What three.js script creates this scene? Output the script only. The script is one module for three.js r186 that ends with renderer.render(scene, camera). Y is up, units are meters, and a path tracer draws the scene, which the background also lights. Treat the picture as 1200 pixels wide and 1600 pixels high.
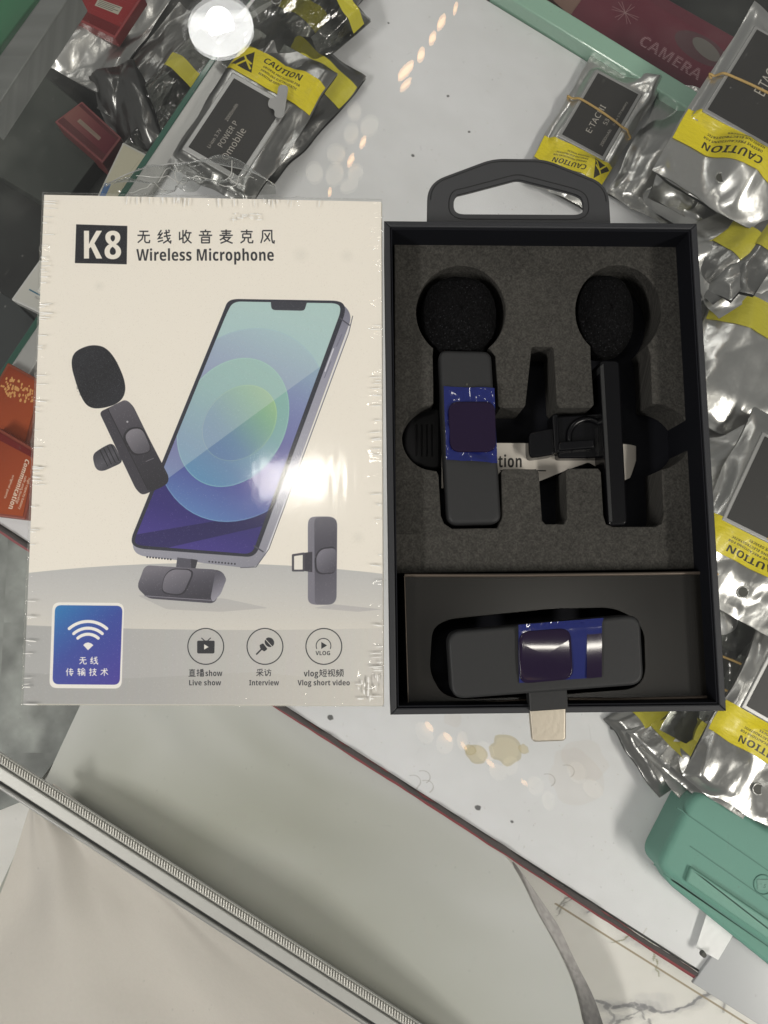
import * as THREE from 'three';
import { mergeGeometries, mergeVertices } from 'three/addons/utils/BufferGeometryUtils.js';
import { RoundedBoxGeometry } from 'three/addons/geometries/RoundedBoxGeometry.js';
import { RectAreaLightUniformsLib } from 'three/addons/lights/RectAreaLightUniformsLib.js';

// ------------------------------------------------------------------ camera, light, exposure
const scene = new THREE.Scene();
const EYE = new THREE.Vector3(0, 0.262, 0), PITCH = THREE.MathUtils.degToRad(6);
const camera = new THREE.PerspectiveCamera(2 * THREE.MathUtils.radToDeg(Math.atan(800 / 1200)), 3 / 4, 0.01, 20);
camera.position.copy(EYE);
camera.up.set(0, 0, -1);
camera.lookAt(0, EYE.y - Math.cos(PITCH), -Math.sin(PITCH));
const renderer = new THREE.WebGLRenderer({ antialias: true });
renderer.setSize(768, 1024);
renderer.toneMapping = THREE.LinearToneMapping;
renderer.toneMappingExposure = 0.93;
renderer.shadowMap.enabled = true;
RectAreaLightUniformsLib.init();
scene.background = new THREE.Color(0.19, 0.19, 0.183);     // the dim walls and ceiling of the shop
const KEY_POWER = 19, FILL_POWER = 24, TUBE_POWER = 40;

// levels of the glass counter, in metres below its top
const RIM = 0.030, SHELF = -0.25, LEDGE = -0.30, DEEP = -0.45;

// a photograph measure (1200 x 1600 grid) laid out on the horizontal level y, and the direction it is seen in
const fwd = new THREE.Vector3(0, -Math.cos(PITCH), -Math.sin(PITCH)), upv = new THREE.Vector3(0, Math.sin(PITCH), -Math.cos(PITCH));
function dir(px, py) {
  return new THREE.Vector3((px - 600) / 1200, 0, 0).addScaledVector(upv, -(py - 800) / 1200).add(fwd);
}
function at(px, py, y = 0) { const d = dir(px, py), t = (y - EYE.y) / d.y; return [EYE.x + d.x * t, EYE.z + d.z * t]; }
function at3(px, py, y = 0) { const p = at(px, py, y); return new THREE.Vector3(p[0], y, p[1]); }

// ------------------------------------------------------------------ helpers
let seed = 7;
const srand = (s) => { seed = s >>> 0; };
function rnd() { seed = (seed + 0x6d2b79f5) >>> 0; let t = Math.imul(seed ^ (seed >>> 15), 1 | seed); t = (t + Math.imul(t ^ (t >>> 7), 61 | t)) ^ t; return ((t ^ (t >>> 14)) >>> 0) / 4294967296; }
const rr = (a, b) => a + (b - a) * rnd();
const clamp = (x, a = 0, b = 1) => Math.min(b, Math.max(a, x));
const sm = (a, b, x) => { const t = clamp((x - a) / (b - a)); return t * t * (3 - 2 * t); };
const lerp = (a, b, t) => a + (b - a) * t;
function hash(x, y, s) { let h = Math.imul(x, 374761393) + Math.imul(y, 668265263) + Math.imul(s, 974634533); h = Math.imul(h ^ (h >>> 13), 1274126177); return ((h ^ (h >>> 16)) >>> 0) / 4294967296; }
function noise(x, y, s = 0) {
  const xi = Math.floor(x), yi = Math.floor(y), fx = x - xi, fy = y - yi, u = fx * fx * (3 - 2 * fx), v = fy * fy * (3 - 2 * fy);
  return lerp(lerp(hash(xi, yi, s), hash(xi + 1, yi, s), u), lerp(hash(xi, yi + 1, s), hash(xi + 1, yi + 1, s), u), v) * 2 - 1;
}
const fbm = (x, y, s, o = 4) => { let a = 0, k = 1; for (let i = 0; i < o; i++) { a += noise(x, y, s + i) * k; x *= 2.03; y *= 2.03; k *= 0.5; } return a; };
const used = new Map();
function numbered(n) { const k = used.get(n) ?? 0; used.set(n, k + 1); return k ? `${n}_${String(k).padStart(3, '0')}` : n; }
function tag(o, label, category, group) { Object.assign(o.userData, { label, category }); if (group) o.userData.group = group; return o; }
function thing(name, label, category, group, pos) {
  const o = new THREE.Group(); o.name = numbered(name); if (pos) o.position.copy(pos); scene.add(o); return tag(o, label, category, group);
}
function mesh(name, geo, mat, parent) {
  const o = new THREE.Mesh(geo, mat); o.name = parent ? name : numbered(name); o.castShadow = o.receiveShadow = true; (parent ?? scene).add(o); return o;
}
function struct(name, geo, mat) { const o = mesh(name, geo, mat); o.userData.kind = 'structure'; return o; }
const std = (p) => new THREE.MeshStandardMaterial(p);
const phys = (p) => new THREE.MeshPhysicalMaterial(p);
const L = (r, g, b) => new THREE.Color().setRGB(r, g, b);

function roundPoly(pts, r, n = 5) {                       // corners of an outline rounded; r one number or one per corner
  const out = [], N = pts.length;
  for (let i = 0; i < N; i++) {
    const p = pts[i], a = pts[(i + N - 1) % N], b = pts[(i + 1) % N], rad = Array.isArray(r) ? r[i] : r;
    if (!rad) { out.push(p); continue; }
    const la = Math.hypot(a[0] - p[0], a[1] - p[1]), lb = Math.hypot(b[0] - p[0], b[1] - p[1]), ra = Math.min(rad, la * 0.48), rb = Math.min(rad, lb * 0.48);
    const A = [p[0] + (a[0] - p[0]) * ra / la, p[1] + (a[1] - p[1]) * ra / la], B = [p[0] + (b[0] - p[0]) * rb / lb, p[1] + (b[1] - p[1]) * rb / lb];
    for (let k = 0; k <= n; k++) {
      const t = k / n, c = 0.62, w0 = (1 - t) ** 2, w1 = 2 * t * (1 - t) * (1 + c * 0), w2 = t * t;
      out.push([w0 * A[0] + w1 * p[0] + w2 * B[0], w0 * A[1] + w1 * p[1] + w2 * B[1]]);
    }
  }
  return out;
}
const onLevel = (pts, y) => pts.map(([a, b]) => at(a, b, y));
// an upright prism from an outline in x, z between two heights, with optional holes and edge rounding
function prism(outline, y0, y1, { holes = [], bevel = 0, seg = 2 } = {}) {
  const sh = new THREE.Shape(outline.map(([x, z]) => new THREE.Vector2(x, -z)));
  for (const h of holes) sh.holes.push(new THREE.Path(h.map(([x, z]) => new THREE.Vector2(x, -z))));
  const g = new THREE.ExtrudeGeometry(sh, { depth: y1 - y0 - 2 * bevel, bevelEnabled: bevel > 0, bevelSize: bevel, bevelThickness: bevel, bevelOffset: -bevel, bevelSegments: seg, curveSegments: 6 });
  g.rotateX(-Math.PI / 2); g.translate(0, y0 + bevel, 0);
  const p = g.attributes.position, uv = g.attributes.uv;
  for (let i = 0; i < p.count; i++) uv.setXY(i, p.getX(i) * 10, p.getZ(i) * 10 + p.getY(i) * 10);   // uv in decimetres
  return g;
}
function insetQuad(q, d) {                                // q clockwise on the picture (TL, TR, BR, BL); d inward
  const ln = [];
  for (let i = 0; i < 4; i++) {
    const a = q[i], b = q[(i + 1) % 4], dx = b[0] - a[0], dz = b[1] - a[1], l = Math.hypot(dx, dz), k = Array.isArray(d) ? d[i] : d;
    ln.push({ p: [a[0] - dz / l * k, a[1] + dx / l * k], d: [dx, dz] });
  }
  return [0, 1, 2, 3].map((i) => {
    const A = ln[(i + 3) % 4], B = ln[i], det = A.d[0] * B.d[1] - A.d[1] * B.d[0], t = ((B.p[0] - A.p[0]) * B.d[1] - (B.p[1] - A.p[1]) * B.d[0]) / det;
    return [A.p[0] + A.d[0] * t, A.p[1] + A.d[1] * t];
  });
}
const bil = (q, u, v) => [0, 1].map((k) => lerp(lerp(q[0][k], q[1][k], u), lerp(q[3][k], q[2][k], u), v));
// a sheet of nu x nv cells; f(u, v) gives [x, y, z]
function sheet(nu, nv, f) {
  const pos = [], uv = [], idx = [];
  for (let j = 0; j <= nv; j++) for (let i = 0; i <= nu; i++) { const u = i / nu, v = j / nv; pos.push(...f(u, v)); uv.push(u, 1 - v); }
  for (let j = 0; j < nv; j++) for (let i = 0; i < nu; i++) { const a = j * (nu + 1) + i, b = a + 1, c = a + nu + 1, d = c + 1; idx.push(a, c, b, b, c, d); }
  const g = new THREE.BufferGeometry();
  g.setAttribute('position', new THREE.Float32BufferAttribute(pos, 3)); g.setAttribute('uv', new THREE.Float32BufferAttribute(uv, 2)); g.setIndex(idx); g.computeVertexNormals();
  return g;
}
function tube(pts, r, n = 40, closed = false) { return new THREE.TubeGeometry(new THREE.CatmullRomCurve3(pts, closed), n, r, 7, closed); }
function canvas(w, h, draw, { srgb = true, repeat } = {}) {
  const c = document.createElement('canvas'); c.width = w; c.height = h; draw(c.getContext('2d'), w, h);
  const t = new THREE.CanvasTexture(c); if (srgb) t.colorSpace = THREE.SRGBColorSpace; t.magFilter = THREE.LinearFilter;
  if (repeat) { t.wrapS = t.wrapT = THREE.RepeatWrapping; t.repeat.set(...repeat); }
  return t;
}
function field(w, h, f, { srgb = false, repeat } = {}) {  // a computed texture: f(x, y) gives a grey level or [r, g, b] in 0..1
  const d = new Uint8Array(w * h * 4);
  for (let y = 0; y < h; y++) for (let x = 0; x < w; x++) { const v = f(x / w, y / h), a = Array.isArray(v) ? v : [v, v, v], o = (y * w + x) * 4; for (let c = 0; c < 3; c++) d[o + c] = clamp(a[c]) * 255; d[o + 3] = 255; }
  const t = new THREE.DataTexture(d, w, h); if (srgb) t.colorSpace = THREE.SRGBColorSpace; t.magFilter = THREE.LinearFilter; t.wrapS = t.wrapT = THREE.RepeatWrapping; if (repeat) t.repeat.set(...repeat); t.needsUpdate = true;
  return t;
}

// ------------------------------------------------------------------ lamps of the shop (overhead, seen only in reflections) and added fill panels
const CEIL = 1.9;
function mirrored(px, py, level) {                        // the point under the ceiling that a level mirror at that height shows there
  const p = at3(px, py, level), d = dir(px, py), t = (CEIL - level) / -d.y; return new THREE.Vector3(p.x + d.x * t, CEIL, p.z + d.z * t);
}
const housing = std({ color: L(0.5, 0.5, 0.5), roughness: 0.6 });
function panelLamp(label, pos, w, d, power, color, turn = 0) {
  const t = thing('panel_lamp', label, 'ceiling lamp', null, pos); t.rotation.y = turn;
  const h = new THREE.BoxGeometry(w + 0.04, 0.03, d + 0.04); h.translate(0, 0.03, 0); mesh('housing', h, housing, t);
  const g = new RoundedBoxGeometry(w, 0.012, d, 2, 0.004); g.translate(0, 0.008, 0);
  mesh('diffuser', g, std({ color: L(0.8, 0.8, 0.8), emissive: color, emissiveIntensity: Math.min(4, power) }), t);
  const l = new THREE.RectAreaLight(color, power, w, d); l.position.set(pos.x, pos.y - 0.004, pos.z); l.lookAt(pos.x, -1, pos.z + 1e-5); l.rotateZ(turn); scene.add(l);
}
panelLamp('small bright rectangular ceiling panel glaring on the white box', mirrored(463, 750, RIM), 0.215, 0.105, KEY_POWER, L(1, 0.96, 0.88));
panelLamp('narrow ceiling tube glinting on the blue film of the receiver', mirrored(872, 1006, 0.034), 0.30, 0.03, TUBE_POWER, L(1, 0.95, 0.85));
panelLamp('added unseen fill panel over the left end of the counter', new THREE.Vector3(-1.6, 1.9, 1.0), 0.3, 1.2, FILL_POWER * 1.6, L(1, 0.97, 0.92));  // this and the next two panels are added fill, out of view
panelLamp('added unseen fill panel over the back of the counter', new THREE.Vector3(-0.5, 1.95, -2.1), 1.2, 0.3, FILL_POWER * 0.08, L(1, 0.97, 0.9));
panelLamp('added unseen fill panel over the right end of the counter', new THREE.Vector3(1.55, 1.9, 1.05), 0.3, 1.2, FILL_POWER * 1.7, L(1, 0.96, 0.88));
{
  const p = mirrored(345, 42, 0), t = thing('round_downlight', 'round ceiling downlight mirrored in the counter glass', 'ceiling lamp', null, p);
  const r = new THREE.CylinderGeometry(0.118, 0.118, 0.03, 48, 1, true); r.translate(0, 0.012, 0); mesh('housing', r, housing, t);
  // the diffuser, in a brighter and a dimmer segment
  const half = (a0, a1) => { const sh = new THREE.Shape(); sh.absarc(0, 0, 0.098, a0, a1, false); sh.closePath(); const g = new THREE.ExtrudeGeometry(sh, { depth: 0.008, bevelEnabled: false, curveSegments: 40 }); g.rotateX(Math.PI / 2); return g; };
  const c0 = mirrored(294, 23, 0).sub(p), c1 = mirrored(397, 11, 0).sub(p), a0 = Math.atan2(c0.z, c0.x), a1 = Math.atan2(c1.z, c1.x), glow = (k) => std({ color: L(0.8, 0.8, 0.8), emissive: L(1, 1, 0.97), emissiveIntensity: k });
  mesh('diffuser', half(a1, a0 + 2 * Math.PI), glow(11.5), t); mesh('dim_diffuser', half(a0, a1), glow(7.5), t);
  const s = new THREE.SpotLight(L(1, 1, 0.97), 0.4, 0, 1.2, 0.6); s.position.set(p.x, p.y - 0.02, p.z); s.target.position.set(p.x, -1, p.z); s.shadow.radius = 2; s.castShadow = true; scene.add(s, s.target);
}
{
  const amber = (k) => std({ color: L(0.8, 0.6, 0.4), emissive: L(1, 0.58, 0.27), emissiveIntensity: k }), shadeMat = (k) => std({ color: L(0.8, 0.75, 0.6), emissive: L(1, 0.93, 0.78), emissiveIntensity: k * .11 });
  const deco = (label, level, power, bulbs, petals) => {
    const am = amber(power), pm = shadeMat(power);
    const c = mirrored(bulbs[0][0], bulbs[0][1], level), t = thing('decorative_ceiling_lamp', label, 'ceiling lamp', null, c);
    for (const [x, y, l, w, a] of bulbs) { const g = new THREE.SphereGeometry(1, 14, 10); g.scale(w * 0.0018, 0.012, l * 0.0018); const m = mesh('bulb', g, am, t); m.position.copy(mirrored(x, y, level)).sub(c); m.rotation.y = a; }
    for (const [x, y, l, w, a] of petals) { const g = new THREE.SphereGeometry(1, 14, 10); g.scale(w * 0.0022, 0.012, l * 0.0022); const m = mesh('shade_petal', g, pm, t); m.position.copy(mirrored(x, y, level)).sub(c); m.position.y += 0.02; m.rotation.y = a; }
  };
  deco('amber string lamp mirrored behind the handle', 0, 9, [[712, 10, 8, 3.2, -.35], [690, 32, 13, 5, -.5], [676, 57, 10, 5, -.45], [658, 83, 11, 5.5, -.35], [634, 108, 20, 6, -.7], [634, 130, 13, 3, -.8], [567, 220, 10, 3.5, -.5], [548, 248, 11, 3.5, -.5], [515, 298, 6, 2.5, -.4]],
    [[577, 188, 15, 12, -.5], [548, 200, 14, 10, -.3], [524, 232, 13, 13, .2], [555, 262, 12, 10, -.8], [522, 265, 17, 12, -.3], [490, 262, 15, 12, .1], [545, 282, 9, 14, .5], [553, 165, 12, 10, 0]]);
  deco('amber petal lamp mirrored below the black box', 0, 4.5, [[671, 1136, 9, 4, .7], [700, 1152, 9, 4, .8], [725, 1166, 7, 3, .6], [767, 1194, 8, 3.5, .9], [820, 1224, 6, 3, .9]],
    [[664, 1148, 15, 10, .6], [696, 1165, 13, 11, .2], [724, 1160, 12, 7, 0], [760, 1178, 14, 11, .6], [780, 1210, 12, 9, .9], [840, 1232, 12, 10, .3], [800, 1200, 12, 10, -.3], [930, 1236, 14, 10, .9], [860, 1255, 12, 8, .1], [905, 1210, 14, 11, .4]]);
}

// ------------------------------------------------------------------ surfaces
const marble = (s, base, veins, stains) => canvas(1536, 1536, (c, w, h) => {
  const im = c.createImageData(w, h);
  for (let y = 0; y < h; y++) for (let x = 0; x < w; x++) {
    const u = x / w, v = y / h, cl = fbm(u * 4, v * 4, s, 4) * 0.045 + fbm(u * 60, v * 60, s + 9, 2) * 0.008, o = (y * w + x) * 4;
    for (let k = 0; k < 3; k++) im.data[o + k] = clamp(base[k] + cl * (k === 2 ? 1.1 : 1)) * 255; im.data[o + 3] = 255;
  }
  c.putImageData(im, 0, 0);
  veins?.(c, w, h); stains?.(c, w, h);
});
function vein(c, pts, w, col) {
  c.strokeStyle = col; c.lineCap = 'round';
  for (let k = 0; k < pts.length - 1; k++) for (let i = 0; i < 10; i++) {
    const t = i / 10, a = pts[k], b = pts[k + 1], jx = fbm(k + t * 2, a[0] * .01, 5, 3) * w * .9, x = lerp(a[0], b[0], t) + jx, y = lerp(a[1], b[1], t) + fbm(k + t * 2, a[1] * .01, 8, 3) * w * .9;
    c.lineWidth = w * (0.35 + 0.65 * Math.abs(noise(k * 3 + t * 4, 1, 3)));
    c.beginPath(); c.moveTo(x, y); const t2 = (i + 1.4) / 10; c.lineTo(lerp(a[0], b[0], t2) + jx, lerp(a[1], b[1], t2)); c.stroke();
  }
}
// the shelf: a glass board under a marble print, turned like the whole counter
const shelfQ = onLevel([[395, 0], [-330, 1015], [2000, 2101], [2600, 1120]].map((p) => p), SHELF);
const SHELF_EDGE = { left: [[420, -14], [0, 612]], front: [[440, 1105], [1200, 1590]], back: [[775, 0], [1040, 162]] };
function lineAt(l, y, t) { const a = at(...l[0], y), b = at(...l[1], y); return [lerp(a[0], b[0], t), lerp(a[1], b[1], t)]; }
function meet(l1, l2, y) {
  const a = at(...l1[0], y), b = at(...l1[1], y), c = at(...l2[0], y), d = at(...l2[1], y), r = [b[0] - a[0], b[1] - a[1]], s = [d[0] - c[0], d[1] - c[1]];
  const t = ((c[0] - a[0]) * s[1] - (c[1] - a[1]) * s[0]) / (r[0] * s[1] - r[1] * s[0]); return [a[0] + r[0] * t, a[1] + r[1] * t];
}
const shelfBack = meet(SHELF_EDGE.left, SHELF_EDGE.back, SHELF), shelfFront = meet(SHELF_EDGE.left, SHELF_EDGE.front, SHELF);
const along = (p, l, y, dist) => { const a = at(...l[0], y), b = at(...l[1], y), k = Math.hypot(b[0] - a[0], b[1] - a[1]); return [p[0] + (b[0] - a[0]) / k * dist, p[1] + (b[1] - a[1]) / k * dist]; };
const board = [shelfBack, along(shelfBack, SHELF_EDGE.back, SHELF, 0.75), along(shelfFront, SHELF_EDGE.front, SHELF, 0.75), shelfFront];
const boardUV = (g, q) => { // uv along the board's own sides, from its back left corner
  const p = g.attributes.position, ex = [q[1][0] - q[0][0], q[1][1] - q[0][1]], ez = [q[3][0] - q[0][0], q[3][1] - q[0][1]], lx = ex[0] ** 2 + ex[1] ** 2, lz = ez[0] ** 2 + ez[1] ** 2;
  for (let i = 0; i < p.count; i++) { const x = p.getX(i) - q[0][0], z = p.getZ(i) - q[0][1]; g.attributes.uv.setXY(i, (x * ex[0] + z * ex[1]) / lx, 1 - (x * ez[0] + z * ez[1]) / lz); }
  return g;
};
const invUV = (q, px, py, y) => { const [X, Z] = at(px, py, y), x = X - q[0][0], z = Z - q[0][1], ex = [q[1][0] - q[0][0], q[1][1] - q[0][1]], ez = [q[3][0] - q[0][0], q[3][1] - q[0][1]]; return [(x * ex[0] + z * ex[1]) / (ex[0] ** 2 + ex[1] ** 2), (x * ez[0] + z * ez[1]) / (ez[0] ** 2 + ez[1] ** 2)]; };
const marbleTop = marble(11, [0.845, 0.85, 0.853], null, (c, w, h) => {
  const S = (px, py) => { const [u, v] = invUV(board, px, py, SHELF); return [u * w, v * h]; };
  const blot = (px, py, r, col) => { const [x, y] = S(px, py); c.fillStyle = col; c.beginPath(); for (let k = 0; k <= 30; k++) { const a = k / 30 * 6.283, q = r * (1 + 0.16 * noise(Math.cos(a) * 2 + px, Math.sin(a) * 2, 4)); c.lineTo(x + Math.cos(a) * q, y + Math.sin(a) * q * 1.25); } c.fill(); };
  for (const [x, y, r] of [[791, 1172, 22], [818, 1170, 7], [746, 1178, 15], [735, 1172, 8]]) { blot(x, y, r, 'rgba(160,142,88,.38)'); blot(x, y, r * 0.82, 'rgba(212,204,176,.45)'); }
  for (const [x, y, r, a] of [[708, 1124, 12, .05], [900, 1215, 40, .05], [915, 1190, 30, .05]]) blot(x, y, r, `rgba(150,110,60,${a})`);
  for (const [x, y, r] of [[516, 1121, 4], [747, 1262, 4], [956, 1137, 3], [645, 243, 2.4], [607, 36, 1.6], [700, 150, 2], [905, 1480, 2], [800, 1284, 2], [733, 206, 2]]) blot(x, y, r, 'rgba(60,60,60,.75)');
  c.strokeStyle = 'rgba(70,60,50,.35)'; c.lineWidth = 1; for (const [x, y] of [[655, 1205], [660, 1220], [640, 1212], [850, 1210], [880, 1196]]) { const [a, b] = S(x, y); c.beginPath(); c.moveTo(a, b); c.bezierCurveTo(a + 8, b - 14, a + 22, b - 4, a + 16, b + 12); c.stroke(); }
  c.fillStyle = 'rgba(120,110,80,.25)'; for (let k = 0; k < 500; k++) { c.fillRect(hash(k, 1, 2) * w, hash(k, 2, 2) * h, 1.6, 1.6); }
});
const paneMat = (o = {}) => phys({ color: 0xffffff, transmission: 1, thickness: 0, roughness: 0.0, ior: 1.5, ...o });
struct('shelf_marble_sheet', boardUV(prism(insetQuad(board, [0.004, 0, 0.002, 0.004]), SHELF - 0.002, SHELF), board), std({ map: marbleTop, roughness: 0.35 }));
struct('shelf_board', prism(board, SHELF - 0.012, SHELF - 0.0022, { bevel: 0.0008 }), phys({ color: L(0.05, 0.05, 0.05), roughness: 0.3 }));
{ // the polished green glass edge standing along the back of the shelf and the pale strip along its left side
  const a = at(770, -6, SHELF), b = at(1120, 210, SHELF), n = [-(b[1] - a[1]), b[0] - a[0]], k = Math.hypot(...n), o = (p, d) => [p[0] + n[0] / k * d, p[1] + n[1] / k * d];
  struct('shelf_back_rail', prism([o(a, -0.010), o(b, -0.010), o(b, 0.004), o(a, 0.004)], SHELF - 0.003, SHELF + 0.012, { bevel: 0.001 }), phys({ color: L(0.27, 0.44, 0.34), roughness: 0.15, clearcoat: 0.5 }));
  const c = at(415, -10, SHELF), d = at(-20, 640, SHELF), m = [-(d[1] - c[1]), d[0] - c[0]], q = Math.hypot(...m), s = (p, e) => [p[0] + m[0] / q * e, p[1] + m[1] / q * e];
  struct('shelf_side_strip', prism([s(c, -0.014), s(c, 0.000), s(d, 0.000), s(d, -0.014)].reverse(), SHELF - 0.003, SHELF + 0.006, { bevel: 0.001 }), std({ color: L(0.45, 0.45, 0.43), roughness: 0.4, metalness: 0.4 }));
  struct('shelf_side_glass', prism([s(c, 0.0005), s(c, 0.0055), s(d, 0.0055), s(d, 0.0005)].reverse(), SHELF - 0.02, SHELF + 0.004, { bevel: 0.001 }), phys({ color: L(0.03, 0.10, 0.07), roughness: 0.1, clearcoat: 0.6 }));
}
{ // red tape along the front edge of the shelf, torn and dark on top
  const n = 260, a = at(-40, 797, SHELF + 0.001), b = at(1240, 1616, SHELF + 0.001), dx = b[0] - a[0], dz = b[1] - a[1], k = Math.hypot(dx, dz), nx = -dz / k, nz = dx / k;
  const strip = (w0, w1, y, s, amp) => sheet(n, 3, (u, v) => { const e = lerp(w0, w1, v) + amp * (v < .5 ? fbm(u * 60, 1, s, 3) : fbm(u * 45, 7, s, 2) * .5) + 0.0006 * Math.sin(u * 9); return [a[0] + dx * u + nx * e, y + 0.0006 * Math.sin(v * Math.PI), a[1] + dz * u + nz * e]; });
  const t = thing('edge_tape', 'dark red tape running along the front edge of the shelf', 'tape');
  mesh('backing', strip(-0.0006, 0.0034, SHELF + 0.001, 3, 0.0006), std({ color: L(0.22, 0.03, 0.035), roughness: 0.5 }), t);
  mesh('worn_top', strip(-0.0008, 0.0020, SHELF + 0.0022, 6, 0.0008), std({ color: L(0.055, 0.045, 0.043), roughness: 0.7 }), t);
}
const ledgeQ = onLevel([[300, 900], [1500, 1660], [1500, 2100], [-900, 1500]], LEDGE);
const ledgeOut = onLevel([[-260, 690], [60, 900], [500, 1050], [1500, 1690], [1500, 2300], [-700, 2300], [-700, 900]], LEDGE);
const ledgeUVq = [at(-300, 900, LEDGE), at(1300, 900, LEDGE), at(1300, 1750, LEDGE), at(-300, 1750, LEDGE)];
const marbleFront = marble(23, [0.895, 0.89, 0.865], (c, w, h) => {
  const S = (px, py) => { const [u, v] = invUV(ledgeUVq, px, py, LEDGE); return [u * w, v * h]; };
  const V = (pts, k, col) => { vein(c, pts.map((p) => S(...p)), k * 4, 'rgba(130,132,138,.035)'); vein(c, pts.map((p) => S(...p)), k * 2, 'rgba(130,132,138,.07)'); vein(c, pts.map((p) => S(...p)), k, col); };
  V([[935, 1562], [955, 1575], [990, 1570], [1005, 1578], [1040, 1582], [1075, 1570], [1090, 1558], [1110, 1552]], 9, 'rgba(120,120,122,.6)');
  V([[955, 1575], [960, 1600], [985, 1590], [1000, 1575]], 6, 'rgba(130,130,130,.5)'); V([[990, 1570], [1010, 1592], [1030, 1610]], 4, 'rgba(130,130,130,.5)');
  V([[870, 1420], [880, 1405], [900, 1398], [880, 1412], [872, 1430]], 4, 'rgba(120,118,110,.5)'); V([[920, 1425], [935, 1420]], 7, 'rgba(120,122,130,.35)');
  V([[960, 1474], [985, 1462], [1010, 1470], [1022, 1500], [1028, 1525]], 4, 'rgba(125,125,95,.5)'); V([[975, 1450], [1000, 1465], [1020, 1475]], 5, 'rgba(125,130,95,.4)');
  V([[1130, 1545], [1132, 1580]], 5, 'rgba(120,120,120,.4)');
  c.strokeStyle = 'rgba(130,112,80,.75)'; c.lineWidth = 3.5; c.beginPath(); c.moveTo(...S(868, 1412)); c.lineTo(...S(960, 1470)); c.lineTo(...S(1180, 1608)); c.stroke();
});
struct('counter_ledge', boardUV(prism(ledgeOut, LEDGE - 0.01, LEDGE), ledgeUVq), std({ map: marbleFront, roughness: 0.5 }));
struct('ledge_shade_patch', prism(onLevel([[-160, 700], [40, 840], [175, 1020], [150, 1110], [92, 1180], [40, 1250], [-160, 1330]], LEDGE + .006), LEDGE + .004, LEDGE + .006), std({ map: field(512, 512, (u, v) => { const k = .56 + .06 * fbm(u * 7, v * 7, 61, 4) - .08 * sm(.5, 0, Math.abs(fbm(u * 1.6, v * 1.6, 65, 2))) ; return [k * .98, k * 1.01, k * .98]; }, { srgb: true, repeat: [1.1, 1.1] }), roughness: .6 }));  // darker slab put where the ledge lies in shade
struct('counter_floor', prism(onLevel([[-1500, -1200], [2700, -1200], [2700, 2300], [-1500, 2300]], DEEP), DEEP - 0.01, DEEP), std({ map: field(256, 256, (u, v) => { const k = 0.13 + 0.04 * fbm(u * 6, v * 6, 3, 4) ; return [k, k * 1.08, k]; }, { srgb: true, repeat: [0.4, 0.4] }), roughness: 0.6 }));

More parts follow.
